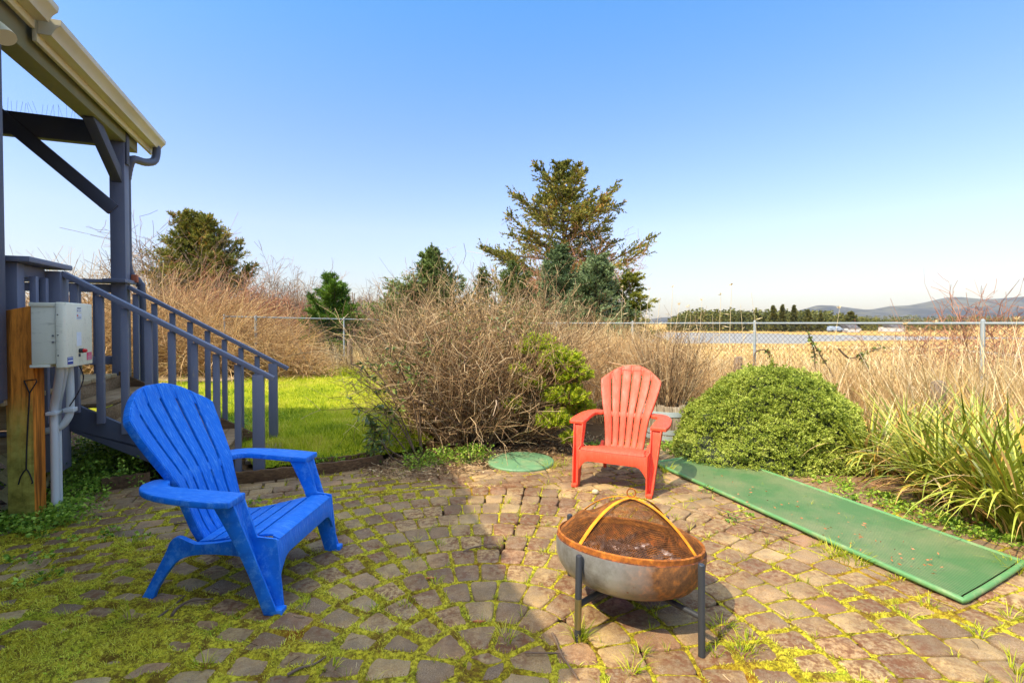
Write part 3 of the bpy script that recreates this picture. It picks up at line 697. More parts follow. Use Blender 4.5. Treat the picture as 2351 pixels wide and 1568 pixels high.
    for sg in (-1, 1):
        # side rail running into the rear leg
        up = curve([(0, .05, .334), (0, .2, .322), (0, .34, .292), (0, .47, .275), (0, .545, .305), (0, .585, .29), (0, .62, .215), (0, .70, .06), (0, .735, .0)], 4)
        dn = curve([(0, .675, .0), (0, .655, .05), (0, .585, .155), (0, .53, .2), (0, .42, .225), (0, .25, .235), (0, .05, .225)], 4)
        bm = bmesh.new(); pts = [Vector((0, p.y, p.z)) for p in up+dn]
        prism(bm, pts, Vector((sg*.03, 0, 0)))
        bm.verts.ensure_lookup_table()
        for v in bm.verts:
            v.co.x += sg*(np.interp(v.co.y, [0, .3, .5, .74], [.276, .235, .208, .232]))
        bm_obj('rear_leg', bm, m, rt, .006, local=True)
        # rear foot
        # front leg: channel open to the front, tapering to the foot
        bm = bmesh.new(); rings = []
        for z in (.552, .48, .41, .352, .340, .30, .24, .18, .12, .06, 0):
            t = 1-z/.552
            xi = .306-.006*t; xo = .400-.048*t; yf = .172-.190*t; yb = .280-.226*t-.020*math.sin(t*math.pi)
            w = .011; rec = yf+(.012+.038*min(1, t*1.6)); yi = yf
            if z < .345: yi = .012-.034*(1-z/.34); rec = min(rec, yb-.012); xi = .297
            pts = [(xi, yi), (xi+w, yi), (xi+w+.003, rec), (xo-w-.003, rec), (xo-w, yf), (xo, yf), (xo, yb), (xi, yb)]
            rings.append([Vector((sg*x, y, z)) for x, y in pts])
        loft(bm, rings)
        box(bm, Vector((sg*.328, -.008, .014)), Vector((.024, 0, 0)), Vector((0, .026, 0)), Vector((0, 0, .014)))
        bm_obj('front_leg', bm, m, rt, .004, local=True)
        # armrest
        o2 = curve([(.436, .16), (.450, .28), (.446, .40), (.428, .52), (.385, .62), (.32, .672), (.245, .675)], 5)
        o3 = curve([(.225, .655), (.222, .61), (.245, .585), (.275, .572), (.300, .53), (.305, .44), (.302, .30), (.300, .165)], 5)
        pts2 = [p.to_2d() if len(p) > 2 else p for p in o2+o3]
        bm = bmesh.new()
        def az(x, y): return .552+.03*max(0, min(1, (y-.2)/.45))
        a = [bm.verts.new((sg*p[0], p[1], az(*p)+.006)) for p in pts2]; b = [bm.verts.new((sg*p[0], p[1], az(*p)-.026)) for p in pts2]
        bm.faces.new(a); bm.faces.new(b[::-1])
        for i in range(len(a)): bm.faces.new([a[i], b[i], b[(i+1) % len(a)], a[(i+1) % len(a)]])
        bm_obj('armrest', bm, m, rt, .007, seg=3, local=True)
    return rt
make_chair('garden_chair', 'blue', (-1.082, 2.615, 0), math.atan2(.998, .061)+0.0, 'blue plastic slatted garden chair with wide arms, nearest the camera at left')
gm = (G(1325, 1119)+G(1489, 1144))/2
dv = G(1489, 1144)-G(1325, 1119)
make_chair('garden_chair', 'red', (gm[0], gm[1]+.03, 0), math.atan2(dv[1], dv[0]), 'red plastic slatted garden chair facing the camera beside the green mat', sc=.93)

# ============================================================ FIRE PIT
FC = Vector((.560, 2.335, 0)); FR = .346
pit = root('fire_pit', FC, 0, 'round steel fire pit bowl with rust and a dented mesh dome, on black pipe legs', 'fire pit')
tn = Vector((.075, .13, 1)).normalized(); ta = Vector((1, 0, 0)); ta = (ta-tn*ta.dot(tn)).normalized(); tb = tn.cross(ta); RC = FC+Z*.322
def rim(a, r, h): return RC+(ta*math.cos(a)+tb*math.sin(a))*r+tn*h
NS = 72
def rev(prof, name, m, parent, wob=None, smooth=True):
    bm = bmesh.new(); rings = [[rim(2*math.pi*i/NS, r*(1+(wob(2*math.pi*i/NS) if wob else 0)), h) for i in range(NS)] for r, h in prof]
    loft(bm, rings, True, False); return bm_obj(name, bm, m, parent, 0, smooth, split=50)
outer = [(FR, 0), (FR+.001, -.02), (FR-.004, -.07), (FR-.018, -.11), (FR-.05, -.148), (FR-.11, -.178), (FR-.2, -.196), (.02, -.202)]
bw = rev(outer, 'bowl', 'bowl', pit)
rev([(FR, 0), (FR-.006, .003), (FR-.012, -.002), (FR-.012, -.07), (FR-.03, -.11), (FR-.06, -.14), (FR-.12, -.165), (FR-.2, -.182), (.01, -.186)], 'lining', 'inside', bw)
# ash bed and charred wood
bm = bmesh.new(); n = 60; gv = {}
for i in range(n):
    for j in range(n):
        x = -1+2*i/(n-1); y = -1+2*j/(n-1); r = math.hypot(x, y)
        if r <= 1.0:
            hgt = -.125+.055*float(fbm(x*3+5, y*3+9, 5))+.04*math.exp(-((x-.1)**2+(y-.25)**2)*3)+rng.normal()*.004
            gv[i, j] = bm.verts.new(RC+(ta*x+tb*y)*(FR-.045)+tn*hgt)
for (i, j) in list(gv):
    q = [(i, j), (i+1, j), (i+1, j+1), (i, j+1)]
    if all(k in gv for k in q): bm.faces.new([gv[k] for k in q])
bm_obj('ash_bed', bm, 'ash', pit)
for k in range(16):
    a = rng.random()*6.28; r = rng.random()**.6*.2; p = rim(a, r, -.085+rng.random()*.03); d = Vector((rng.normal(), rng.normal(), .25*rng.normal())).normalized()
    bm = bmesh.new(); L = .04+.07*rng.random(); rr = .018+.02*rng.random()
    pipe(bm, [p-d*L, p-d*L*.3, p+d*L*.4, p+d*L], [rr*.6, rr, rr*.95, rr*.5], 7)
    for v in bm.verts: v.co += Vector(rng.normal(size=3)*.006)
    tag(bm_obj('charred_log', bm, 'char', None, base=p), 'charred lump of wood lying in the ash of the fire pit', 'charred wood', 'charred wood in the fire pit')
# domed spark screen of real woven wire, dented
SR = FR-.012
def dome(x, y):
    """height of the screen over the rim plane"""
    r = np.sqrt(x*x+y*y)/SR; base = .175*(1-np.clip(r, 0, 1)**1.9)+.012
    a = np.arctan2(y, x)
    dent = .05*np.exp(-(((x+.16)/.06)**2+((y-.06)/.10)**2))+.055*np.exp(-(((x-.21)/.065)**2+((y-.02)/.13)**2))+.03*np.exp(-(((x-.02)/.08)**2+((y-.22)/.06)**2))
    bulge = .028*np.exp(-(((x+.22)/.05)**2+((y-.12)/.1)**2))+.02*np.exp(-(((x-.10)/.05)**2+((y-.2)/.08)**2))
    return np.maximum(base-dent*(1-r**4)+bulge*(1-r**3)+.012*(fbm(x*9+3, y*9+3, 3)-.5)*(1-r**2), .004)
sp = Soup(); st = .0068; K = 70
A_ = np.array(ta); B_ = np.array(tb); N_ = np.array(tn); RC_ = np.array(RC)
cs = np.arange(-SR+st, SR, st); t = np.linspace(-1, 1, K)
for flip in (0, 1):
    hl = np.sqrt(np.maximum(SR**2-cs**2, 0)); aa = cs[:, None]*np.ones(K)[None]; bb = hl[:, None]*t[None]
    x, y = (aa, bb) if flip == 0 else (bb, aa)
    ang = .35; xr, yr = x*math.cos(ang)-y*math.sin(ang), x*math.sin(ang)+y*math.cos(ang)
    P = RC_+xr[..., None]*A_+yr[..., None]*B_+dome(xr, yr)[..., None]*N_
    tubes(sp, P, np.full(P.shape[:2], .00082), 3)
scr = sp.build('spark_screen', 'rustwire', pit)
rev([(SR+.002, -.008), (SR+.006, -.008), (SR+.006, .022), (SR-.002, .026), (SR-.006, .02), (SR-.004, -.008)], 'screen_ring', 'rust', scr)
for ang in (R_(37), R_(134)):
    bm = bmesh.new(); L, R2 = [], []
    ux, uy = math.cos(ang), math.sin(ang); rows = []
    for i in range(41):
        t_ = -1+2*i/40; x, y = ux*t_*SR, uy*t_*SR; h = .178*(1-abs(t_)**2.1)+.022
        p = RC+ta*x+tb*y+tn*h; sd = (ta*-uy+tb*ux)*.0095
        rows.append([p-sd, p+sd, p+sd-tn*.003, p-sd-tn*.003])
    loft(bm, rows); bm_obj('strap', bm, 'rustband', scr, 0, True, split=50)
bm = bmesh.new(); pc = RC+tn*.222; pipe(bm, [pc+(ta*math.cos(k/16*6.283)+Z*math.sin(k/16*6.283))*.021 for k in range(17)], .0032, 8, False)
bm_obj('ring_handle', bm, 'rust', scr, 0, True)
# stand: four leaning pipe legs and two crossing bars
lg = [(Vector(G(1326, 1469)), Vector((.288, 2.093, .362))), (Vector(G(1611, 1506)), Vector((.790, 2.035, .352))), (Vector((.315, 2.64, 0)), Vector((.31, 2.625, .33))), (Vector((.83, 2.60, 0)), Vector((.82, 2.595, .33)))]
for i, (p, q) in enumerate(lg):
    bm = bmesh.new(); pipe(bm, [p, q, q+Z*.004], [.0145, .0145, .012], 14); L = bm_obj('leg', bm, 'legpipe', pit, 0, True)
    if i == 0:
        bm = bmesh.new(); pipe(bm, [p.lerp(q, .14), p.lerp(q, .50)], .0149, 14); bm_obj('worn_sleeve', bm, 'barepipe', L, 0, True)
for i, j in ((0, 3), (1, 2)):
    bm = bmesh.new(); pipe(bm, [lg[i][0].lerp(lg[i][1], .42), lg[j][0].lerp(lg[j][1], .42)], .0125 if i else .0135, 12); bm_obj('crossbar', bm, 'legpipe', pit, 0, True)

# ============================================================ GREEN MAT AND LID
mc = [G(2217, 1397), G(1497, 1068), G(1604, 1037), None]
A, B = Vector(mc[0][:2]), Vector(mc[1][:2]); dy = (B-A).normalized(); ml = (B-A).length; dx = Vector((dy.y, -dy.x)); mwid = .80
mrz = math.atan2(-dx.y, -dx.x)+math.pi
mat = root('plastic_mat', (A.x, A.y, 0), math.atan2(dx.y, dx.x), 'long green ribbed plastic mat lying across the patio beside the bushes', 'mat')
bm = bmesh.new(); nx, ny = 20, 60
def mz(x, y): return .030+.010*float(fbm(x*1.5+3, y*1.3+8, 3))-.006*math.sin(x/mwid*3.14)
def mxy(x, y): sk = .17*x; wl = mwid*(1+.05*math.sin(y*2.1)); return Vector((x, y+sk*(1-y/ml*.2), 0))
gd = [[None]*(ny+1) for _ in range(nx+1)]
for i in range(nx+1):
    for j in range(ny+1):
        x, y = .035+(mwid-.07)*i/nx, .035+(ml-.07)*j/ny; p = mxy(x, y); gd[i][j] = bm.verts.new((p.x, p.y, mz(x, y)))
for i in range(nx):
    for j in range(ny): bm.faces.new([gd[i][j], gd[i+1][j], gd[i+1][j+1], gd[i][j+1]])
bm_obj('ribbed_top', bm, 'mat', mat, 0, True, local=True)
bm = bmesh.new(); r = .015; ring = []
cn = [(r, r), (mwid-r, r), (mwid-r, ml-r), (r, ml-r)]; path = []
for a_, b_ in zip(cn, cn[1:]+cn[:1]):
    for k in range(24):
        x, y = a_[0]+(b_[0]-a_[0])*k/24, a_[1]+(b_[1]-a_[1])*k/24; p = mxy(x, y); path.append(Vector((p.x, p.y, mz(x, y)-r*.45)))
path = path[60:]+path[:60]; path += path[:1]
pipe(bm, path, r, 10, False); bm_obj('rounded_edge', bm, 'matedge', mat, 0, True, split=70, local=True)
lidc = G(1196, 1061)
bm = bmesh.new(); rings = []
for r_, z_ in ((.325, -.01), (.325, .012), (.318, .02), (.22, .026), (.02, .028)):
    rings.append([(lidc[0]+r_*math.cos(a)*(1+.01*math.sin(5*a)), lidc[1]+r_*math.sin(a), z_) for a in [2*math.pi*k/48 for k in range(48)]])
loft(bm, rings); tag(bm_obj('round_lid', bm, 'lid', None, 0, True, base=(lidc[0], lidc[1], 0)), 'round pale green cover set flush in the paving by the dead shrub', 'lid')

# ============================================================ TERRAIN
FD = np.array([-.5, .866]); F0 = np.array([5.74, 6.0])        # line of the right-hand fence
def fs(x, y): return (x-F0[0])*.866+(y-F0[1])*.5               # distance beyond that fence
def bx(px): return (px-CX)/FPX
def interp_b(t, pts): return np.interp(t, [bx(p[0]) for p in pts], [p[1] for p in pts])
def chan(x, y):
    """1 inside the tidal channels"""
    t = x/np.maximum(y, 1); w = (fbm(x*.09, y*.09, 4)-.5)
    ly = np.log(np.maximum(y, 1)); w = w*.10
    n1 = np.log(interp_b(t, [(900, 66), (1500, 73), (1700, 71), (1838, 68), (1862, 76), (1950, 83), (2100, 86), (2351, 92), (2600, 96)])); f1 = np.log(interp_b(t, [(900, 190), (1500, 168), (1700, 150), (1840, 132), (2000, 118), (2200, 108), (2351, 104), (2600, 100)]))
    n2 = np.log(interp_b(t, [(1800, 69), (1850, 67), (1900, 62), (2050, 57.5), (2192, 53), (2330, 42), (2600, 34)])); f2 = np.log(interp_b(t, [(1800, 70), (1850, 70.5), (1900, 66), (2050, 62), (2192, 58), (2330, 50), (2600, 42)]))
    def ins(a, b, s=.03): return np.clip(np.minimum(ly+w-a, b-ly+w)/s+.5, 0, 1)
    return np.maximum(ins(n1, f1), ins(n2, f2, .02)*(t > bx(1815)))
def TZ(x, y):
    s = fs(x, y); k = np.clip((s-.4)/5, 0, 1); k = k*k*(3-2*k)
    r = np.hypot(x, y); z = -.04-1.46*k+(fbm(x*.25, y*.25, 3)-.5)*.12*k
    z = z-.8*chan(x, y)*(k > .9)
    return z+np.where((s < 0) & (y > 5.5), .035, 0)
na = 520; az = np.linspace(R_(-75), R_(75), na); rr = [.0]; r = .25
while r < 9000: rr.append(r); r *= 1.0155 if r > 30 else 1.03
rr = np.array(rr); xx = np.sin(az)[:, None]*rr[None]; yy = np.cos(az)[:, None]*rr[None]-2.0
V = np.stack([xx, yy, TZ(xx, yy)], -1); idx = np.arange(V.shape[0]*V.shape[1]).reshape(V.shape[:2])
fc = np.stack([idx[:-1, :-1], idx[1:, :-1], idx[1:, 1:], idx[:-1, 1:]], -1).reshape(-1, 4)
ms = fs(V[..., 0], V[..., 1]).ravel() > .9; sel = ms[fc[:, 0]]
def terrain(name, mask, m, kind='structure'):
    s = Soup(); f = fc[mask]; u, inv = np.unique(f, return_inverse=True); s.add(V.reshape(-1, 3)[u], inv.reshape(f.shape)); return tag(s.build(name, m, smooth=True), kind=kind)
terrain('marsh', sel, 'marsh'); terrain('ground', ~sel, 'soil')
s = Soup(); s.add([(-1500, 30, -1.72), (1500, 30, -1.72), (1500, 320, -1.72), (-1500, 320, -1.72)], [[0, 1, 2, 3]]); tag(s.build('water', 'water'), kind='structure')
# hills on the skyline, about 3.5 km away
hp = [(-800, 736), (600, 738), (1300, 735), (1480, 734), (1520, 728), (1545, 727), (1600, 722), (1700, 722), (1780, 722), (1833, 713), (1878, 699.5), (1915, 700.7), (1948, 709.7), (2001, 709.7), (2042, 702), (2083, 700.7), (2120, 694), (2173, 682), (2206, 681), (2255, 686), (2288, 685), (2351, 680), (2500, 690), (2800, 705), (3600, 720)]
xs = np.linspace(-4500, 7500, 340); ys = np.linspace(2500, 4600, 60); X, Y = np.meshgrid(xs, ys, indexing='ij')
px = CX+X/3600*FPX; hh_ = (742-np.interp(px, [p[0] for p in hp], [p[1] for p in hp]))/FPX*3600+1.4
prof = np.clip(1-np.abs(Y-3600)/1050, 0, 1); prof = prof**1.1
Zh = hh_*prof*(.86+.28*fbm(X*.004, Y*.004, 5)*(1-prof**4)+.14*prof**4)-3+(fbm(X*.012, Y*.012, 3)-.5)*14*prof*(1-prof)
s = Soup(); ix = np.arange(X.size).reshape(X.shape); s.add(np.stack([X, Y, Zh], -1), np.stack([ix[:-1, :-1], ix[1:, :-1], ix[1:, 1:], ix[:-1, 1:]], -1).reshape(-1, 4)); tag(s.build('hills', 'hill', smooth=True), kind='structure')

# ============================================================ LAWN
def inpoly(x, y, P):
    x = np.asarray(x); y = np.asarray(y); c = np.zeros(x.shape, bool); n = len(P)
    for i in range(n):
        x0, y0 = P[i]; x1, y1 = P[(i+1) % n]
        k = ((y0 > y) != (y1 > y)); c ^= k & (x < (x1-x0)*(y-y0)/((y1-y0) if y1 != y0 else 1e-9)+x0)
    return c
LP = [tuple(G(590, 1090)[:2]), tuple(G(725, 1069)[:2]), tuple(G(862, 1051)[:2]), tuple(G(950, 1040)[:2]), (-.5, 6.8), (-.4, 9), (-1.4, 11), (-2.6, 12.2), (-5.2, 12.6), (-8, 12.2), (-12, 12), (-12, 6.6), (-5, 6.2), (-3.6, 6.0)]
s = Soup(); gx, gy = np.meshgrid(np.arange(-12, 0, .1), np.arange(4.4, 12.8, .1), indexing='ij'); ins = inpoly(gx, gy, LP); gz = .012+.05*fbm(gx*.8, gy*.8, 3)
ix = np.arange(gx.size).reshape(gx.shape); f = np.stack([ix[:-1, :-1], ix[1:, :-1], ix[1:, 1:], ix[:-1, 1:]], -1).reshape(-1, 4); f = f[ins.ravel()[f].all(1)]
u, inv = np.unique(f, return_inverse=True); s.add(np.stack([gx, gy, gz], -1).reshape(-1, 3)[u], inv.reshape(f.shape)); tag(s.build('lawn', 'lawn', smooth=True), kind='structure')
def scatter(P, n, y0=None, bias=0):
    P = np.array(P); lo, hi = P.min(0), P.max(0); out = []
    tot = 0
    while tot < n:
        q = lo+(hi-lo)*rng.random((n*2, 2))
        if bias: q = q[rng.random(len(q)) < (lo[1]/np.maximum(q[:, 1], .1))**bias]
        q = q[inpoly(q[:, 0], q[:, 1], P)]; out.append(q); tot += len(q)
    return np.concatenate(out)[:n]
q = scatter(LP, 90000, bias=1.2); B = np.column_stack([q, .012+.05*fbm(q[:, 0]*.8, q[:, 1]*.8, 3)])
s = Soup(); n = len(q); tn_ = fbm(q[:, 0]*1.3, q[:, 1]*1.3, 4)
blades(s, B, rng.random(n)*6.28, .15+.5*rng.random(n), .035+.045*rng.random(n)*(1+1.2*(tn_ > .6)), .006, .5+.5*rng.random(n), 3, np.clip(tn_*1.9-.5+rng.normal(size=n)*.2+.35*(fbm(q[:, 0]*3+9, q[:, 1]*3, 3) > .60), 0, 1))
tag(s.build('lawn_grass', 'grass'), 'bright green lawn grass between the steps and the dead shrub', 'grass', kind='stuff')

# ============================================================ PATIO OF RINGED PAVERS
PCX, PCY = G(1112, 1530)[:2]; R0 = .095; DR = .187; NR = 11; RM = R0+DR*NR
PP = [(-4.6, .3), (-4.3, 3.55), (-3.3, 4.02), (-2.75, 4.28), (-2.4, 4.42), (-1.5, 4.80), (-.98, 5.0), (-.6, 4.72), (-.2, 4.62), (.12, 4.9), (.5, 5.2), (1.0, 5.55), (2.1, 5.7), (3.0, 4.9), (3.45, 4.1), (3.9, 3.3), (4.3, 2.6), (4.6, .3)]
GA, GB = .178, .148                       # straight-laid pavers outside the rings
ct, st_ = math.cos(TH), math.sin(TH)
cells = []                                  # polygons with corner points
nring = [8]+[max(8, int(round(2*math.pi*(R0+DR*(k+.5))/.142))) for k in range(1, NR)]
offs = [random.random()*6 for _ in range(NR)]
def polar(r, a): return (PCX+r*math.cos(a), PCY+r*math.sin(a))
for k in range(3):
    a0, a1 = k*2.094+.4, (k+1)*2.094+.4; cells.append([polar(.004, (a0+a1)/2), polar(R0, a0), polar(R0*1.06, (a0+a1)/2), polar(R0, a1)])
for k in range(NR):
    for i in range(nring[k]):
        a0, a1 = offs[k]+2*math.pi*i/nring[k], offs[k]+2*math.pi*(i+1)/nring[k]; r0, r1 = R0+DR*k, R0+DR*(k+1)
        cells.append([polar(r0, a0), polar(r1, a0), polar(r1, (a0+a1)/2), polar(r1, a1), polar(r0, a1), polar(r0, (a0+a1)/2)])
for j in range(-46, 46):
    for i in range(-42, 42):
        o = .5*GA*(j % 2)
        loc = [(i*GA+o, j*GB), ((i+1)*GA+o, j*GB), ((i+1)*GA+o, (j+1)*GB), (i*GA+o, (j+1)*GB)]
        w = [(PCX+x*ct-y*st_, PCY+x*st_+y*ct) for x, y in loc]
        rs = [math.hypot(x-PCX, y-PCY) for x, y in w]
        if max(rs) < RM+.02: continue
        # corners falling inside the outer ring are moved out onto its edge
        w2 = [((x-PCX)*max(1, (RM+.002)/r)+PCX, (y-PCY)*max(1, (RM+.002)/r)+PCY) for (x, y), r in zip(w, rs)]
        ar = abs(sum(w2[q][0]*w2[(q+1) % 4][1]-w2[(q+1) % 4][0]*w2[q][1] for q in range(4)))/2
        if ar < .006: continue
        cells.append(w2)
sp = Soup(); npv = 0
for c_ in cells:
    c_ = np.array(c_); m_ = c_.mean(0)
    if not inpoly(np.array([m_[0]]), np.array([m_[1]]), PP)[0] or abs(m_[0]) > 1.15*m_[1]+.4 or m_[1] < .9: continue
    far = np.hypot(m_[0]-PCX, m_[1]-PCY) > RM
    # orientation
    if (np.cross(c_-m_, np.roll(c_, -1, 0)-m_)).sum() < 0: c_ = c_[::-1]
    n = len(c_)
    if n == 4 and np.linalg.norm(c_[1]-c_[0]) > .05: c_ = np.stack([c_, (c_+np.roll(c_, -1, 0))/2], 1).reshape(-1, 2)
    gap = .0045+rng.random()*.004-(.001 if far else 0)
    d = c_-m_; l = np.linalg.norm(d, axis=1, keepdims=True); c2 = m_+d*(1-gap*1.25/l)+rng.normal(size=c_.shape)*.0028
    # corner cutting rounds the corners
    for _ in range(2): nx_ = np.roll(c2, -1, 0); e = .16 if _ == 0 else .25; c2 = np.stack([c2*(1-e)+nx_*e, c2*e+nx_*(1-e)], 1).reshape(-1, 2)
    N = len(c2); tz = rng.normal(size=2)*.008; hz0 = rng.normal()*.0018+.001
    d = c2-m_; l = np.linalg.norm(d, axis=1, keepdims=True)
    rings = []
    for ins_, z_ in ((0, -.035), (0, -.006), (.0035, -.0015), (.009, .0)):
        p = m_+d*(1-ins_/l); rings.append(np.column_stack([p, z_+hz0+(p-m_)@tz*(1 if z_ > -.02 else 0)]))
    Vp = np.concatenate(rings+[np.array([[m_[0], m_[1], hz0+.0008]])]); F = []
    for k in range(3):
        for i in range(N): F.append((k*N+i, k*N+(i+1) % N, (k+1)*N+(i+1) % N, (k+1)*N+i))
    rv = rng.random(); sp.add(Vp, F, rv); T = [(3*N+i, 3*N+(i+1) % N, 4*N) for i in range(N)]
    sp.T.append(np.array(T)+sp.n-len(Vp)); npv += 1
patio = tag(sp.build('patio', 'paver', smooth=False), kind='structure')
# joint distance: 0 on a joint line, growing to the middle of a paver
def jd(x, y):
    dx, dy = x-PCX, y-PCY; r = np.hypot(dx, dy); a = np.arctan2(dy, dx); k = np.floor((r-R0)/DR).astype(int); kc = np.clip(k, 0, NR-1)
    rd = np.minimum(np.abs(r-(R0+DR*kc)), np.abs(r-(R0+DR*(kc+1)))); nr_ = np.array(nring)[kc]; of = np.array(offs)[kc]
    fa = ((a-of)/(2*math.pi)*nr_) % 1.0; ad = np.minimum(fa, 1-fa)*2*math.pi/nr_*r; dr_ = np.minimum(rd, ad)
    dr_ = np.where(r < R0, np.minimum(np.abs(r-R0), .02), dr_)
    lx, ly = dx*ct+dy*st_, -dx*st_+dy*ct; j = np.floor(ly/GB); fx = ((lx-.5*GA*(j % 2))/GA) % 1.0; fy = (ly/GB) % 1.0
    gd_ = np.minimum(np.minimum(fx, 1-fx)*GA, np.minimum(fy, 1-fy)*GB); return np.where(r > RM, np.minimum(gd_, np.abs(r-RM)), dr_)
def cover(x, y):
    """how far moss creeps over the stones"""
    b = fbm(x*1.1+4, y*1.1+2, 4); h = 1/(1+np.exp((x+1.0+.5*(y-1.9))*3.2)); h *= 1/(1+np.exp((y-3.1+.25*(x+2))*4))
    h = h*np.clip(.42+2.6*(fbm(x*2.6+7, y*3.4, 4)-.47), 0, 1.15)
    g = np.exp(-(((x-1.05)/.25)**2+((y-1.95)/.28)**2))*.75+np.exp(-(((x-.55)/.5)**2+((y-1.72)/.14)**2))*.55+np.exp(-(((x-1.7)/.45)**2+((y-2.4)/.3)**2))*.22
    lf = np.exp(-(((x+1.9)/.9)**2+((y-2.2)/.5)**2))*.25+np.exp(-(((x+1.55)/.5)**2+((y-3.4)/.3)**2))*.55
    g2 = np.exp(-(((x+.95)/.6)**2+((y-3.9)/.35)**2))*.25
    return np.clip(.02+.34*(b-.42)+h*.8+g*.42+lf+g2-.10*(y > 3.6)-.10*np.clip(x*2, 0, 1), 0, 1)
st = .011; gx, gy = np.meshgrid(np.arange(-3.6, 3.7, st), np.arange(1.02, 5.5, st), indexing='ij')
ok = (np.abs(gx) < 1.08*gy+.1) & inpoly(gx, gy, PP); cv = cover(gx, gy); J = jd(gx, gy)+(fbm(gx*9, gy*9, 3)-.5)*.016
fn = fbm(gx*28, gy*28, 3); hm = .0035-.0075*(cv < .06)+.011*np.clip((.004+.080*cv**1.2+(fbm(gx*3.1+2, gy*3.1+6, 3)-.5)*.034-J)/.018, -1, 1)+(fn-.5)*.018*(.4+cv)+(fbm(gx*9+5, gy*11, 3)-.5)*.04*cv
far_ = np.clip((gy-2.6)/2.2, 0, 1); hm = hm-.003*far_
ix = np.arange(gx.size).reshape(gx.shape); f = np.stack([ix[:-1, :-1], ix[1:, :-1], ix[1:, 1:], ix[:-1, 1:]], -1).reshape(-1, 4)
hf = hm.ravel()[f]; f = f[ok.ravel()[f].all(1) & (hf.max(1) > -.006)]; u, inv = np.unique(f, return_inverse=True)
s = Soup(); s.add(np.stack([gx, gy, np.maximum(hm, -.02)], -1).reshape(-1, 3)[u], inv.reshape(f.shape)); tag(s.build('moss', 'moss', smooth=True), 'yellow-green moss filling the joints and creeping over the pavers', 'moss', kind='stuff')
# little moss leaves standing on it
def hmoss(x, y): i = np.clip(((x+3.6)/st).astype(int), 0, gx.shape[0]-1); j = np.clip(((y-1.02)/st).astype(int), 0, gx.shape[1]-1); return hm[i, j], cv[i, j], ok[i, j]
n = 900000; x = -3.6+7.2*rng.random(n); y = 1.05+4.2*rng.random(n)**1.5; h, c_, o_ = hmoss(x, y)
k = o_ & (h > .0015) & (rng.random(n) < np.clip(.16+.8*c_, 0, 1)*np.clip(2.6/y, .2, 1)); x, y, h = x[k][:170000], y[k][:170000], h[k][:170000]; n = len(x)
s = Soup(); tn_ = fbm(x*2.2, y*2.2, 3); fz = fbm(x*5+9, y*5, 3)
blades(s, np.column_stack([x, y, h-.002]), rng.random(n)*6.28, .3+.9*rng.random(n), (.005+.010*rng.random(n))*(1+.8*(fz > .56)), .0032, .3+rng.random(n), 3, np.clip((tn_-.3)*1.7+rng.normal(size=n)*.16, 0, 1))
tag(s.build('moss_fronds', 'moss_blade'), 'tiny fluffy moss fronds along the paver joints', 'moss', kind='stuff')
# grass tufts in the joints
def tufts(sp, C, nb, L, spread=.02, W=.0035, rb=(0, 1)):
    N = len(C); i = np.repeat(np.arange(N), nb); n = len(i); a = rng.random(n)*6.28; r = spread*np.sqrt(rng.random(n))
    B = C[i]+np.column_stack([np.cos(a)*r, np.sin(a)*r, np.zeros(n)]); Lr = np.broadcast_to(L, (N,))[i]*(.45+.75*rng.random(n))
    blades(sp, B, a+rng.normal(size=n)*.4, .25+.6*rng.random(n), Lr, W, .5+.9*rng.random(n), 4, rb[0]+(rb[1]-rb[0])*rng.random(n))
cnd = np.column_stack([-3.2+6.6*rng.random(40000), 1.15+4.0*rng.random(40000)]); h, c_, o_ = hmoss(cnd[:, 0], cnd[:, 1]); J = jd(cnd[:, 0], cnd[:, 1])
cnd = cnd[o_ & (J < .01)][:700]; C = np.column_stack([cnd, np.zeros(len(cnd))]); s = Soup(); tufts(s, C, 9, .022+.05*rng.random(len(C))**2, .014, .0028)
def tuft_at(px, py, L, nb=26, sp_=.03): g = G(px, py); tufts(s, np.array([[g[0], g[1], 0]]), nb, L, sp_, .004)
for t in [(1330, 1468, .11, 50, .03), (1450, 1545, .09), (1470, 1500, .08), (2130, 1393, .08), (1915, 1270, .08, 60, .08), (1950, 1285, .09, 60, .08), (1975, 1290, .07, 50, .07), (1265, 1075, .12, 40, .05), (1290, 1070, .10, 30, .05), (1530, 1085, .12, 50, .05), (1513, 1100, .09, 30, .04), (2335, 1310, .12, 60, .07), (1160, 1465, .07, 40, .05), (640, 1320, .07), (600, 1290, .07), (860, 1400, .06), (930, 1390, .06), (300, 1260, .10, 40, .05), (560, 1215, .07), (2320, 1420, .08), (2250, 1460, .07), (1720, 1480, .06, 60, .06), (1640, 1500, .05), (2060, 1330, .06), (760, 1530, .06), (470, 1530, .08), (100, 1330, .09), (300, 1420, .09), (700, 1390, .05), (1660, 1440, .05, 70, .06), (1700, 1500, .05, 70, .05), (1580, 1100, .05), (2330, 1540, .09), (1250, 1270, .04), (1010, 1250, .04), (950, 1285, .05), (1000, 1340, .05)]:
    tuft_at(*t)
tag(s.build('grass_tufts', 'grass'), 'thin grass tufts sprouting between the pavers', 'grass', kind='stuff')
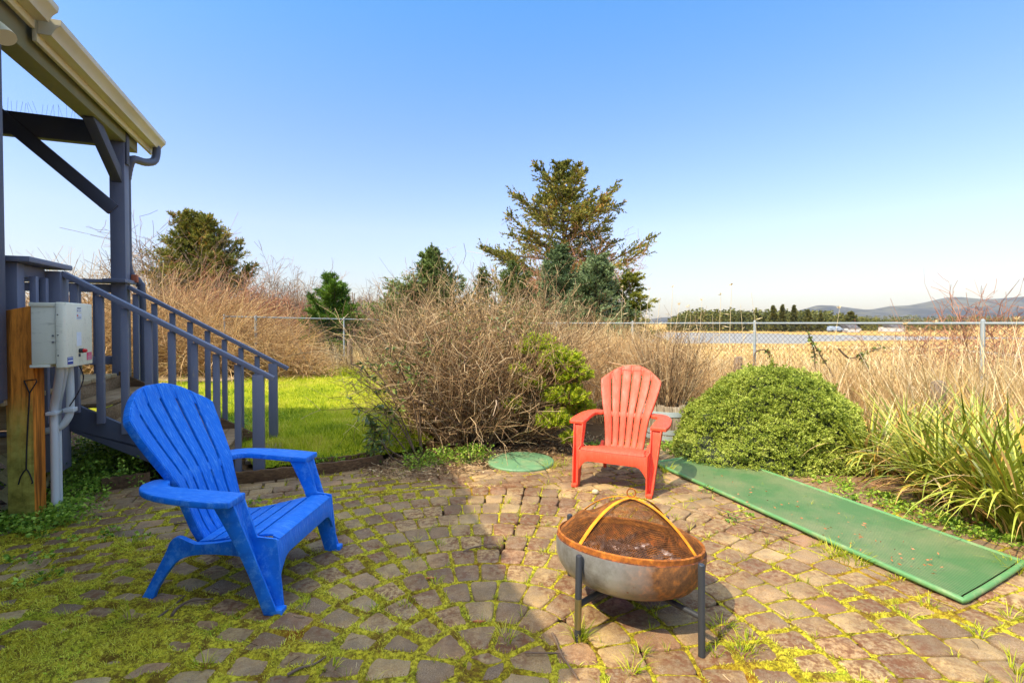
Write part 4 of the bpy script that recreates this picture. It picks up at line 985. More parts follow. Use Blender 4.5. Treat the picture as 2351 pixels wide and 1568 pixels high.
# leafy weeds
def weeds(sp, C, n_l, size, hgt):
    N = len(C); i = np.repeat(np.arange(N), n_l); n = len(i); a = rng.random(n)*6.28; r = np.broadcast_to(size, (N,))[i]*np.sqrt(rng.random(n)); hz = np.broadcast_to(hgt, (N,))[i]*rng.random(n)
    P = C[i]+np.column_stack([np.cos(a)*r*.8, np.sin(a)*r*.8, hz]); D = np.column_stack([np.cos(a), np.sin(a), .5*rng.normal(size=n)]); L = (.014+.022*rng.random(n)); leaves(sp, P, D, L, L*.62)
    blades(sp, C[i[::6]], a[::6], .2+.7*rng.random(len(a[::6])), hz[::6]*1.2+.02, .0025, .3, 3)
def band(pts, n, w):
    P = np.array([G(*p)[:2] for p in pts]); k = rng.integers(0, len(P)-1, n); t = rng.random((n, 1)); q = P[k]*(1-t)+P[k+1]*t+rng.normal(size=(n, 2))*w; return np.column_stack([q, np.zeros(n)])
s = Soup()
weeds(s, band([(0, 1200), (60, 1215), (130, 1195), (170, 1150), (230, 1120), (300, 1100)], 130, .10), 40, .07, .10)
weeds(s, band([(150, 1120), (230, 1080), (330, 1050), (430, 1040)], 260, .22), 46, .09, .26)
weeds(s, band([(260, 1040), (420, 1000), (560, 1000)], 130, .25), 40, .09, .2)
weeds(s, band([(960, 1075), (1050, 1060), (1110, 1060)], 34, .07), 40, .06, .16)
weeds(s, band([(1300, 1030), (1480, 1020), (1560, 1035)], 30, .10), 24, .05, .05)
weeds(s, band([(1880, 1105), (2050, 1160), (2200, 1210), (2351, 1250)], 95, .10), 20, .05, .04)
weeds(s, band([(700, 1070), (860, 1045)], 16, .06), 20, .04, .06)
weeds(s, np.array([G(*p) for p in [(240, 1240), (260, 1225), (95, 1290), (160, 1250), (330, 1235), (580, 1160), (120, 1330), (45, 1290), (60, 1350), (1680, 1195), (1710, 1185), (1620, 1130)]]), 26, .05, .05)
tag(s.build('weeds', 'weed'), 'low leafy green weeds growing along the edges of the paving', 'weeds', kind='stuff')
# litter of dry twigs and leaves under the shrub
s = Soup(); Bq = band([(870, 1075), (960, 1080), (1060, 1070), (1150, 1040), (1280, 1030), (1400, 1010)], 900, .16); Bq[:, 2] = .008
D = rng.normal(size=(len(Bq), 3)); D[:, 2] *= .08; tubes(s, walk(Bq, D, .05+.16*rng.random(len(Bq)), 4, .2), np.full((len(Bq), 4), .0022), 3)
Bq = band([(870, 1075), (960, 1080), (1060, 1070), (1150, 1040), (1280, 1030), (1400, 1010)], 1200, .18); Bq[:, 2] = .01; D = rng.normal(size=(len(Bq), 3)); D[:, 2] *= .2; leaves(s, Bq, D, .03, .014)
Bq = np.column_stack([-3+6*rng.random(260), 1.2+3.6*rng.random(260), np.full(260, .006)]); D = rng.normal(size=(260, 3)); D[:, 2] = 0; tubes(s, walk(Bq, D, .02+.06*rng.random(260), 3, .2), np.full((260, 3), .0014), 3)
tag(s.build('leaf_litter', 'twig'), 'dry twigs and brown leaf litter scattered at the foot of the shrub', 'litter', kind='stuff')
def stick(label, pts, r=.006, forks=()):
    P = [Vector(G(*p)) + Z*(.012+.01*random.random()) for p in pts]; bm = bmesh.new(); c = curve(P, 5); pipe(bm, c, [r*(1-.5*i/len(c)) for i in range(len(c))], 7)
    for f in forks: fp = [Vector(G(*p))+Z*.014 for p in f]; pipe(bm, curve(fp, 4), r*.6, 6)
    tag(bm_obj('stick', bm, 'stick', None, 0, True, base=P[0]), label, 'stick', 'dead sticks lying on the patio')
stick('forked twig lying by the front left leg of the fire pit', [(1268, 1460), (1277, 1480), (1290, 1512), (1308, 1540), (1325, 1566)], .0055, [[(1296, 1506), (1260, 1506), (1205, 1505)]])
stick('thin curved twig on pavers between the blue chair and fire pit', [(1063, 1270), (1085, 1262), (1105, 1258), (1128, 1256), (1145, 1262)], .005)
stick('dark twig at the bottom edge of the photo among mossy pavers', [(660, 1556), (690, 1544), (720, 1532), (748, 1517)], .006)
stick('pale straight twig in the moss, left of its darker neighbour', [(362, 1424), (395, 1398), (425, 1376)], .006)
stick('dark bent twig in the moss, right of its paler neighbour', [(395, 1418), (410, 1400), (440, 1388), (490, 1384)], .0075)
stick('thin twig on the moss left of the blue chair', [(400, 1037+170), (440, 1206), (480, 1207)], .006, [])
for lab, pts in (('bent dark twig lying on the green mat near its right edge', [(1908, 1124), (1925, 1134), (1948, 1144)]), ('thin pale grass stalk lying along the near edge of the green mat', [(1640, 1166), (1720, 1200), (1830, 1232)])):
    P = [Vector(G(*q, .045))+Z*.008 for q in pts]; bm = bmesh.new(); pipe(bm, curve(P, 5), .004, 6); tag(bm_obj('stick', bm, 'stick', None, 0, True, base=P[0]), lab, 'stick', 'sticks lying on the mat')
s = Soup(); Bq = np.array([G(1600+560*t_, 1090+(1300-1090)*t_+rng.normal()*22, .052) for t_ in rng.random(90)]); D = rng.normal(size=(90, 3)); D[:, 2] *= .1; leaves(s, Bq, D, .014+.016*rng.random(90), .008); tag(s.build('mat_debris', 'brownleaf'), 'small brown leaf crumbs scattered on the green mat', 'litter', kind='stuff')
g = G(1367, 1134); bm = bmesh.new(); bmesh.ops.create_icosphere(bm, subdivisions=3, radius=.024)
for v in bm.verts: v.co = Vector((v.co.x*1.1, v.co.y*.9, v.co.z*.8))*(1+.12*float(fbm(v.co.x*60+5, v.co.y*60+v.co.z*40, 2))) + Vector((g[0], g[1], .018))
tag(bm_obj('pebble', bm, 'stone', None, 0, True, base=(g[0], g[1], 0)), 'small pale round pebble on the pavers before the red chair', 'pebble')
for px, py, lab in ((990, 1330, 'flat chip of orange-brown bark on the pavers in front of the blue chair'), (1100, 1430, 'curled brown leaf on the round centre of the paving')):
    g = Vector(G(px, py)); bm = bmesh.new(); rows = [[g+Vector((-.03+.015*i, .008*(1-abs(i-2)/2.2), .010+.003*math.sin(i))), g+Vector((-.03+.015*i, -.008*(1-abs(i-2)/2.2), .012)), g+Vector((-.03+.015*i, -.008*(1-abs(i-2)/2.2), .006)), g+Vector((-.03+.015*i, .008*(1-abs(i-2)/2.2), .006))] for i in range(5)]
    loft(bm, rows); tag(bm_obj('dry_leaf', bm, 'brownleaf', None, 0, True, base=g), lab, 'dry leaf')

# ============================================================ TIMBERS, STAKES, BOARDWALK
def timber(label, pts, h, w=.045):
    P = [Vector(G(*p)) for p in pts]; c = curve(P, 8); rows = []
    for i, p in enumerate(c):
        t = (c[min(i+1, len(c)-1)]-c[max(i-1, 0)]).normalized(); n_ = Vector((-t.y, t.x, 0)); j = .004*math.sin(i*1.7)
        rows.append([p-n_*.0-Z*.03, p+Z*(h+j), p+n_*w+Z*(h-.005+j), p+n_*w-Z*.03])
    bm = bmesh.new(); loft(bm, rows); tag(bm_obj('landscape_timber', bm, 'timber', None, .006, base=P[0]), label, 'timber edging', 'timber edging round the patio')
timber('weathered timber edging curving behind the blue chair to the dead shrub', [(528, 1112), (600, 1106), (700, 1094), (800, 1082), (880, 1068)], .10)
timber('upper timber edging along the lawn, behind the longer one', [(640, 1074), (725, 1064), (800, 1058), (862, 1046)], .05)
timber('short log edging under the stair beside the weeds', [(232, 1128), (280, 1122), (345, 1112)], .10, .07)
timber('low board edging at the foot of the utility post', [(140, 1150), (190, 1130), (232, 1114)], .05)
def stake(px, py, Y, h, r, lab):
    p = AT(px, py, Y); z0 = float(TZ(p[0], Y)); bm = bmesh.new(); rows = []
    for k in range(6):
        t = k/5; rows.append([Vector((p[0]+r*(1-.06*t)*math.cos(a)*(1+.06*math.sin(3*a)), Y+r*math.sin(a), z0+(p[2]-z0)*t+(.012*math.sin(2*a) if k == 5 else 0))) for a in [2*math.pi*i/14 for i in range(14)]])
    loft(bm, rows); tag(bm_obj('wooden_stake', bm, 'greywood', None, .004, True, base=(p[0], Y, z0)), lab, 'wooden post', 'short wooden posts near the fence')
stake(803, 778, 13.2, 1, .075, 'old round wooden post at the far edge of the lawn')
stake(1695, 820, 7.6, 1, .065, 'short weathered post stub beside the fence, behind the green dome shrub')
stake(2155, 876, 5.4, 1, .07, 'short weathered post stub among dry grass above the strap leaves')
bm = bmesh.new()
for i in range(9): c = Vector(G(490, 880))+Vector((-.9+.0, 0, .06))+Vector((i*.0, i*.14, 0)); box(bm, c, Vector((1.25, .0, 0)), Vector((0, .064, 0)), Z*.018)
tag(bm_obj('boardwalk', bm, 'deckwood', None, .004, base=G(490, 880)), 'low plank platform on the lawn seen through the stair balusters', 'boardwalk')

# ============================================================ BARREL PLANTER
bp = G(1548, 1016); bc0 = Vector((bp[0], bp[1]+.24, 0)); BR = .30; BH = .43
barrel = root('barrel_planter', bc0, 0, 'weathered half barrel planter with grey hoops behind the red chair', 'planter')
bm = bmesh.new(); ns = 22
for i in range(ns):
    a0, a1 = 2*math.pi*(i+.03)/ns, 2*math.pi*(i+.97)/ns; jz = random.uniform(-.03, .01); rows = []
    for t in (0, .25, .5, .75, 1):
        r = BR*(.86+.16*math.sin(t*1.75)); z = BH*t+(jz if t == 1 else 0)
        rows.append([bc0+Vector((r*math.cos(a0), r*math.sin(a0), z)), bc0+Vector((r*math.cos(a1), r*math.sin(a1), z)), bc0+Vector(((r-.022)*math.cos(a1), (r-.022)*math.sin(a1), z)), bc0+Vector(((r-.022)*math.cos(a0), (r-.022)*math.sin(a0), z))])
    loft(bm, rows)
bm_obj('staves', bm, 'stave', barrel, .002)
for z in (.30, .09, .02):
    bm = bmesh.new(); rows = [[bc0+Vector(((BR*(.86+.16*math.sin((z+dz)/BH*1.75))+rr_)*math.cos(a), (BR*(.86+.16*math.sin((z+dz)/BH*1.75))+rr_)*math.sin(a), z+dz)) for a in [2*math.pi*k/44 for k in range(44)]] for dz, rr_ in ((0, .0), (0, .004), (.055, .004), (.055, 0))]
    loft(bm, rows, True, False); bm_obj('hoop', bm, 'hoop', barrel, 0, True)
bm = bmesh.new(); bm.faces.new([bm.verts.new(bc0+Vector((BR*.93*math.cos(2*math.pi*k/30), BR*.93*math.sin(2*math.pi*k/30), .33))) for k in range(30)]); bm_obj('potting_soil', bm, 'soil', barrel)

# ============================================================ CHAIN-LINK FENCES
def fence(label, P, T, posts, caps_big=()):
    """P end points [(x, y)...], T heights of the rail at them"""
    (x0, y0), (x1, y1) = P; L = math.hypot(x1-x0, y1-y0); fr = root('chain_link_fence', (x0, y0, 0), 0, label, 'fence', None)
    def at(s): return x0+(x1-x0)*s, y0+(y1-y0)*s, T[0]+(T[1]-T[0])*s
    bm = bmesh.new(); pipe(bm, [Vector(at(s)) for s in np.linspace(0, 1, 24)], .017, 10); bm_obj('top_rail', bm, 'galv', fr, 0, True)
    for i, s in enumerate(posts):
        x, y, t = at(s); r = .036 if i in caps_big else .024; bm = bmesh.new(); pipe(bm, [(x, y, -.3), (x, y, t+.03), (x, y, t+.045), (x, y, t+.055)], [r, r, r*.8, r*.3], 12); bm_obj('post', bm, 'galv', fr, 0, True)
    s = Soup(); sp_ = .042; nh = 30; h = nh*sp_; ks = np.arange(0, L, sp_); K = nh+1
    for sg, kk in ((1, ks[::2]), (-1, ks[1::2])):
        zt = np.linspace(0, 1, K); d = (sg*np.where(np.arange(K) % 2, 1, -1)*.5*sp_)[None]
        uu = (kk[:, None]+d)/L; X = x0+(x1-x0)*uu; Y = y0+(y1-y0)*uu; Zt = T[0]+(T[1]-T[0])*uu+.035-(1-zt[None])*h
        nrm = np.array([-(y1-y0)/L, (x1-x0)/L, 0])*.002*sg; Pp = np.stack([X, Y, Zt], -1)+nrm; tubes(s, Pp, np.full(Pp.shape[:2], .0032), 3)
    s.build('wire_mesh', 'wire', fr); return fr
C4 = (-.26, 16.4)
PR = (5.74+.5*5.0, 6.0-.866*5.0)
Lr = math.hypot(C4[0]-PR[0], C4[1]-PR[1])
fence('long galvanised chain-link fence between the yard and the marsh', [PR, C4], [1.355, 1.36], [ (5+3*k)/Lr for k in (-1, 0, 1, 2, 3)]+[1.0])
PL = (-7.4, 12.66)
fence('chain-link fence at the back of the lawn, half buried in brambles', [PL, (C4[0]-.1, C4[1])], [1.53, 1.38], [.0, .09, .37, .68], (1,))

# ============================================================ VEGETATION
def conifer(name, label, cat, base, Ht, Rb, leafm, group=None, lv=.45, nb=6, up=.15, droop=.0, nl=26, ls=.12, prof=None, leader=.12, trunk_r=None, bare=0.0, dens=1.0, crown='crown', irregular=.25, first=.06, lw=.3, leafn=11):
    base = np.array(base, float); rt = root(name, base, 0, label, cat, group)
    tr = trunk_r or Ht*.018; zt = np.linspace(0, 1, 8); wob = np.cumsum(rng.normal(size=(8, 2))*Ht*.004, 0)
    P = np.column_stack([base[0]+wob[:, 0], base[1]+wob[:, 1], base[2]+zt*Ht]); s = Soup(); tubes(s, P[None], (tr*(1-zt*.93))[None], 8); 
    BP, BD_, BL = [], [], []
    z = first*Ht
    while z < Ht*(1-leader*.5):
        t = z/Ht; w = prof(t) if prof else (1-t)**.85
        for k in range(nb if t < .85 else max(3, nb-2)):
            a = rng.random()*6.283; L = Rb*w*(1-irregular+irregular*1.6*rng.random())+.05*Rb
            el = up+.55*t+rng.normal()*.12; BP.append([np.interp(t, zt, P[:, 0]), np.interp(t, zt, P[:, 1]), base[2]+z+rng.normal()*lv*.3]); BD_.append([math.cos(a)*math.cos(el), math.sin(a)*math.cos(el), math.sin(el)]); BL.append(L)
        z += lv*(1.05-.5*t)*(.8+.4*rng.random())
    BP, BD_, BL = np.array(BP), np.array(BD_), np.array(BL)
    Br = walk(BP, BD_, BL, 6, .10, -droop+.05); tubes(s, Br, (BL*.016+.004)[:, None]*np.linspace(1, .25, 6)[None]*np.ones((len(BL), 1)), 3)
    # side twigs
    nt = int(len(BL)*nl*.35*dens); pr = BL/BL.sum(); i = rng.choice(len(BL), nt, p=pr); t = rng.random(nt)**.8*.85+.12; kk = np.minimum((t*5).astype(int), 4); f = (t*5-kk)[:, None]
    tp = Br[i, kk]*(1-f)+Br[i, kk+1]*f; td = unit(Br[i, kk+1]-Br[i, kk]); sd = unit(np.cross(td, [0, 0, 1.]))*np.where(rng.random(nt) < .5, 1, -1)[:, None]
    tw = walk(tp, td*.75+sd*.8+rng.normal(size=(nt, 3))*.25+np.array([0, 0, -.1]), BL[i]*(.42*(1-t)+.12)*(.7+.6*rng.random(nt)), 4, .12, -droop*.8); tubes(s, tw, np.full((nt, 4), .0035 if Ht < 6 else .010)*np.linspace(1, .4, 4), 3)
    s.build('trunk', 'bark', rt, smooth=False)
    lf = Soup(); allp = [(Br, BL), (tw, BL[i]*.35)]
    n1 = int(nt*leafn); n2 = int(len(BL)*leafn*2.2)
    for (PP_, n_, lo) in ((tw, n1, .05), (Br, n2, .35)):
        p, d, ii, tt = sample(PP_, n_, lo, 1.0)
        if bare: keep = fbm(p[:, 0]*1.1+3, p[:, 2]*1.1+p[:, 1], 3) > bare; p, d = p[keep], d[keep]
        n_ = len(p); D = unit(d*.9+rdir(n_)*.65+np.array([0, 0, .12-droop])); hue = fbm(p[:, 0]*2.2, p[:, 2]*2.2, 2)
        leaves(lf, p, D, ls*(.6+.7*rng.random(n_)), ls*lw, np.clip(hue*.9+rng.normal(size=n_)*.22+.05, 0, 1))
    # leader needles
    n_ = int(60*dens); tz = rng.random(n_); p = P[-1]-np.column_stack([np.zeros(n_), np.zeros(n_), tz*Ht*.12]); leaves(lf, p, rdir(n_)*.7+np.array([0, 0, .8]), ls*.8, ls*lw*.8)
    lf.build(crown, leafm, rt); return rt
def XY(px, Y): return (px-CX)/FPX*Y
def zpx(py, Y): return EYE[2]+(742-py)/FPX*Y
GRP = 'young spruces behind the fence'
# spruces and pine beyond the fence, each at its own distance
conifer('spruce_tree', 'young green spruce with a long bare leader, above the left side of the dead shrub', 'tree', (XY(990, 15.5), 15.5, 0), zpx(560, 15.5), 1.9, 'spruce', GRP, lv=.19, nb=9, up=.38, nl=56, ls=.085, prof=lambda t: (1-t)**1.1*1.3, irregular=.35, leader=.22, leafn=15)
bm = bmesh.new()
conifer('spruce_tree', 'small thin spruce tip poking up between the two larger young spruces', 'tree', (XY(1104, 17), 17, 0), zpx(618, 17), 1.1, 'spruce', GRP, lv=.28, nb=7, up=.5, nl=34, ls=.08, irregular=.5)
conifer('spruce_tree', 'round-topped small spruce just left of the foot of the tallest tree', 'tree', (XY(1178, 16), 16, 0), zpx(612, 16), 1.5, 'spruce', GRP, lv=.26, nb=8, up=.5, nl=46, ls=.085, prof=lambda t: (1-t)**.7, irregular=.4)
conifer('spruce_tree', 'blue-green spruce directly in front of the russet bare shrub', 'tree', (XY(1283, 17.5), 17.5, 0), zpx(566, 17.5), 1.5, 'bluespruce', GRP, lv=.26, nb=9, up=.35, nl=62, ls=.10, prof=lambda t: (1-t)**.65, irregular=.2)
conifer('spruce_tree', 'broad blue-green spruce, the right one of the blue-green pair', 'tree', (XY(1370, 15.5), 15.5, 0), zpx(592, 15.5), 1.5, 'bluespruce', GRP, lv=.24, nb=9, up=.3, nl=70, ls=.10, prof=lambda t: (1-t)**.6, irregular=.2)
conifer('cedar_tree', 'yellow-green feathery cedar at the right end of the tree group', 'tree', (XY(1447, 16), 16, 0), zpx(618, 16), 1.25, 'cedar', None, lv=.28, nb=8, up=.25, droop=.12, nl=54, ls=.10, prof=lambda t: (1-t)**.7, irregular=.4)
conifer('pine_tree', 'small bright green pine just behind the back fence', 'tree', (XY(768, 16), 16, 0), zpx(643, 16), 1.25, 'pine', None, lv=.34, nb=6, up=.55, nl=62, ls=.14, prof=lambda t: (1-t)**.5, irregular=.35, lw=.14, leafn=22)
conifer('spruce_tree', 'large dark spruce at left, rising above the bare bushes behind the stair rail', 'tree', (XY(455, 21), 21, 0), zpx(505, 21), 2.9, 'hemlock', None, lv=.36, nb=9, up=.5, nl=64, ls=.15, prof=lambda t: (1-t)**.6*min(1, .45+t*2), irregular=.45, dens=1.0, leafn=14)
conifer('spruce_tree', 'thin brownish spruce leader rising left of the young spruce group', 'tree', (XY(903, 20), 20, 0), zpx(648, 20), .9, 'hemlock', GRP, lv=.34, nb=6, up=.4, nl=24, ls=.08, irregular=.5)
# the tall spruce
def tp(t): return np.interp(t, [0, .2, .3, .45, .6, .7, .8, .9, 1], [.6, .85, .98, 1.0, .84, .66, .42, .22, .06])
conifer('tall_conifer', 'tall open old conifer with ragged brown-green branches, the tallest tree in view', 'tree', (XY(1295, 32), 32, -.4), zpx(372, 32)+.4, 4.2, 'hemlock', None, lv=.62, nb=6, up=-.12, droop=-.05, nl=60, ls=.20, prof=tp, irregular=.75, trunk_r=.20, bare=0, dens=1.1, leader=.04, first=.2, lw=.40, leafn=18)

# ------------------------------------------------ bare shrubs
def thicket(sp, C, R, n, L, K=6, r0=.006, wander=.16, grav=.0, upb=1.3, kids=2.0, kl=.4, kw=.25, rnd=None, spread=.75, kr=.55, kids2=0):
    C = np.array(C, float); a = rng.random(n)*6.283; q = np.sqrt(rng.random(n)); B = C+np.column_stack([np.cos(a)*q*R[0], np.sin(a)*q*R[1], np.zeros(n)])
    D = np.column_stack([np.cos(a)*q*spread, np.sin(a)*q*spread, np.full(n, upb)])+rng.normal(size=(n, 3))*.22; LL = L*(.55+.55*rng.random(n))
    P = walk(B, D, LL, K, wander, grav); tubes(sp, P, r0*np.linspace(1, .3, K)[None]*(.6+.7*rng.random(n))[:, None], 3, rnd if rnd is None else rnd[0]+(rnd[1]-rnd[0])*rng.random(n))
    Q = P; m = int(n*kids)
    if m:
        p, d, i, t = sample(P, m, .25, 1); Q = walk(p, d*.8+rdir(m)*.75+np.array([0, 0, .15]), LL[i]*kl*(.5+.8*rng.random(m)), 4, kw, grav*.5); tubes(sp, Q, np.full((m, 4), r0*kr)*np.linspace(1, .35, 4), 3, rnd if rnd is None else rnd[0]+(rnd[1]-rnd[0])*rng.random(m))
    if kids2:
        m2 = int(m*kids2); p, d, i, t = sample(Q, m2, .2, 1); Q2 = walk(p, d*.7+rdir(m2)*.8+np.array([0, 0, .15]), L*kl*.35, 3, kw); tubes(sp, Q2, np.full((m2, 3), r0*kr*.7), 3); return Q2
    return Q
def shrub(name, label, C, R, n, L, m, cat='shrub', group=None, **k):
    s = Soup(); Q = thicket(s, C, R, n, L, **k); o = tag(s.build(name, m, base=C), label, cat, group); return o, Q
BG = 'bare deciduous bushes beyond the back fence'
for px, Y, top, w, m_, lab in [
    (590, 19, 590, 1.6, 'greytwig', 'grey-brown bare bush between the dark spruce and the back fence'), (680, 21, 608, 1.7, 'greytwig', 'wide bare bush with a rounded crown left of the green pine'),
    (520, 17, 600, 1.5, 'redtwig', 'reddish bare bush in front of the dark spruce on its right side'), (640, 17, 668, 1.4, 'redtwig', 'lower reddish bush right behind the corner post of the back fence'),
    (735, 24, 655, 1.8, 'greytwig', 'distant bare bush seen past the left side of the green pine'), (840, 23, 655, 1.8, 'greytwig', 'distant grey bush seen right of the green pine'), (895, 21, 682, 1.5, 'redtwig', 'low russet bush between the pine and the young spruces'), (430, 16, 640, 1.4, 'greytwig', 'bare bush at the foot of the dark spruce, behind the upper stair rail')]:
    H_ = zpx(top, Y); shrub('bare_bush', lab, (XY(px, Y), Y, 0), (w*.55, w*.5), 90, H_*.80, m_, 'bush', BG, r0=.016, kids=8, kl=.36, kids2=2.2, wander=.12, spread=.55, kr=.5)
o, Q = shrub('bare_tree', 'tall leafless tree with fine branches left of the dark spruce', (XY(385, 20), 20, 0), (.35, .35), 12, zpx(492, 20)*.86, 'greytwig', 'tree', None, r0=.035, kids=26, kl=.38, kids2=3, wander=.07, spread=.75, kr=.30)
o, Q = shrub('russet_bush', 'large russet leafless bush in front of the tall conifer', (XY(1295, 25), 25, -.2), (1.2, .9), 80, zpx(525, 25)*.74, 'redtwig', 'bush', None, r0=.014, kids=9, kl=.40, kids2=4.0, wander=.10, spread=.62, kr=.5)
# background brush: bramble bank left, scrub behind fence, far band
def arcs(sp, B, n, H0, rad, r0=.004, flat=.5):
    a = rng.random(n)*6.283; i = rng.integers(0, len(B), n); D = np.column_stack([np.cos(a)*flat, np.sin(a)*flat, .5+.8*rng.random(n)]); L = H0[i]*(.7+1.0*rng.random(n)); P = walk(B[i], D, L, 7, .14, -.20); tubes(sp, P, r0*(.6+.8*rng.random(n))[:, None]*np.linspace(1, .5, 7)[None], 3); return P
s = Soup(); n = 900
q = np.column_stack([-13+10.2*rng.random(n), 12.0+4.5*rng.random(n), np.zeros(n)]); q = q[q[:, 0]/q[:, 1] < -.36-.02*(q[:, 1]-12)]
lim = np.interp(CX+q[:, 0]/q[:, 1]*FPX, [200, 300, 420, 520, 600, 690, 760], [640, 650, 655, 690, 715, 775, 840]); H0 = np.maximum(zpx(lim, q[:, 1])*.85, .35)
arcs(s, q, 15000, H0, 1, .0062); P = arcs(s, q, 5000, H0*.6, 1, .005, 1.2)
tag(s.build('bramble_thicket', 'bramble'), 'tan thicket of dead bramble canes along the back of the lawn', 'brambles', kind='stuff')
s = Soup(); p, d, i, t = sample(P, 5000, .1, 1); leaves(s, p, rdir(5000), .05, .03, .3+.7*rng.random(5000)); tag(s.build('bramble_leaves', 'cedar'), 'sparse yellowish leaves scattered through the bramble bank', 'leaves', kind='stuff')
s = Soup(); n = 2600
Bq = np.column_stack([-9.5+13*rng.random(n), 15.2+5*rng.random(n), np.zeros(n)]); Bq = Bq[fs(Bq[:, 0], Bq[:, 1]) < 5]
P = walk(Bq, np.array([0, 0, 1.])+rng.normal(size=(len(Bq), 3))*.35, .7+.9*rng.random(len(Bq)), 5, .15); tubes(s, P, np.full(P.shape[:2], .006), 3)
p, d, i, t = sample(P, 9000, .2, 1); Q = walk(p, rdir(9000)+np.array([0, 0, .6]), .35, 4, .25); tubes(s, Q, np.full(Q.shape[:2], .004), 3)
Bq = np.column_stack([-40+38*rng.random(2600), 26+14*rng.random(2600), np.full(2600, -.2)]); P = walk(Bq, np.array([0, 0, 1.])+rng.normal(size=(2600, 3))*.3, 1.8+1.6*rng.random(2600), 5, .14); tubes(s, P, np.full(P.shape[:2], .022), 3)
p, d, i, t = sample(P, 16000, .3, 1); Q = walk(p, rdir(16000)+np.array([0, 0, .6]), .7, 3, .2); tubes(s, Q, np.full(Q.shape[:2], .010), 3)
tag(s.build('scrub', 'greytwig'), 'grey-brown leafless scrub filling the ground beyond the back fence', 'scrub', kind='stuff')
# rough green grass at the far lawn edge, and dry grass by the back fence
s = Soup(); q = scatter([(-8, 11.8), (-5, 12.3), (-2.4, 11.9), (-1.3, 10.8), (-.6, 9.6), (-.9, 13), (-3, 15), (-8, 13.4)], 9000); blades(s, np.column_stack([q, np.zeros(len(q))]), rng.random(len(q))*6.28, .2+.5*rng.random(len(q)), .12+.28*rng.random(len(q)), .012, .8, 4, .1+.8*rng.random(len(q)))
tag(s.build('rough_grass', 'grass'), 'longer unmown green grass where the lawn meets the brambles', 'grass', kind='stuff')
s = Soup(); q = scatter([(-5.5, 12.8), (-2.6, 12.6), (-1.2, 10.4), (.2, 8.2), (2, 9.6), (0, 15), (-5, 14.6)], 9000); n = len(q)
blades(s, np.column_stack([q, np.zeros(n)]), rng.random(n)*6.28, .1+.4*rng.random(n), (.35+.7*rng.random(n)), .010, .5*rng.random(n), 5)
# tall dry grass along the right fence, both sides of it
q = []
while sum(map(len, q)) < 36000:
    t = -2+16*rng.random(4000); w = rng.normal(size=4000)*.70-.35; p = F0+FD*t[:, None]+np.array([.866, .5])*w[:, None]; q.append(p[(p[:, 1] > 3.2) & (w > -2.2) & (w < 1.4)])
q = np.concatenate(q)[:36000]; n = len(q); z = TZ(q[:, 0], q[:, 1]); dome_x = (q[:, 0]-2.55)**2/1.2+(q[:, 1]-5.1)**2/.9 < 1; L = .45+.55*rng.random(n)+.35*(rng.random(n) < .2)
pxq = CX+q[:, 0]/q[:, 1]*FPX; L = L*np.interp(pxq, [1300, 1500, 1620, 1900, 2350], [1.35, 1.25, .80, 1.0, 1.28])
k = ~dome_x; blades(s, np.column_stack([q, z])[k], rng.random(k.sum())*6.28, .08+.5*rng.random(k.sum()), L[k], .0105, .2+1.1*rng.random(k.sum())**2, 5)
tag(s.build('dry_grass', 'straw'), 'tall straw-coloured dead grass along the chain-link fence', 'dry grass', kind='stuff')
# individual tall seed stalks
def stalks(pts, lab):
    s = Soup()
    for px, py, Y, ln in pts:
        p = AT(px, py, Y); b = np.array([p[0]-ln*.6, Y+.05, float(TZ(p[0], Y))]); mid = (b+p)/2+np.array([-.06*ln, 0, .08]); P = np.array([curve([b, mid, p], 5)]); P = P.reshape(1, -1, 3); tubes(s, P, np.linspace(.006, .0022, P.shape[1])[None], 4, [.9])
        for kx in range(3): j = int(P.shape[1]*(.4+.15*kx)); leaves(s, P[0][j][None], np.array([[rng.normal(), rng.normal()*.3, .2]]), .14, .014, [.8])
        if ln > 0: leaves(s, np.repeat(p[None], 10, 0), rdir(10)*.5+np.array([-.3, 0, .5]), .05, .012, .5+.5*rng.random(10))
    return s
sp = stalks([(1492, 665, 9.0, .3), (1515, 690, 8.5, .2), (1612, 690, 8.2, .12), (1636, 722, 8.2, -.1), (1560, 700, 8.8, .3), (1580, 705, 8.8, .35), (1680, 655, 8.4, .05), (1655, 678, 8.4, .04), (1725, 672, 8.4, -.35), (1700, 700, 8.0, -.2), (1545, 660, 8.9, .1), (1470, 700, 9, -.2), (1430, 660, 9.2, .1), (1928, 708, 7.0, .25), (2080, 745, 6.6, .12), (2150, 742, 6.4, .2), (2135, 790, 6.4, .0), (2210, 800, 5.8, .15), (2030, 770, 6.6, .2), (1990, 800, 6.5, .15), (2300, 770, 5.6, .1), (2335, 735, 5.6, .2), (2115, 760, 5.9, .3)], '')
tag(sp.build('seed_stalks', 'straw'), 'tallest pale seed stalks rising above the fence rail', 'dry grass', kind='stuff')
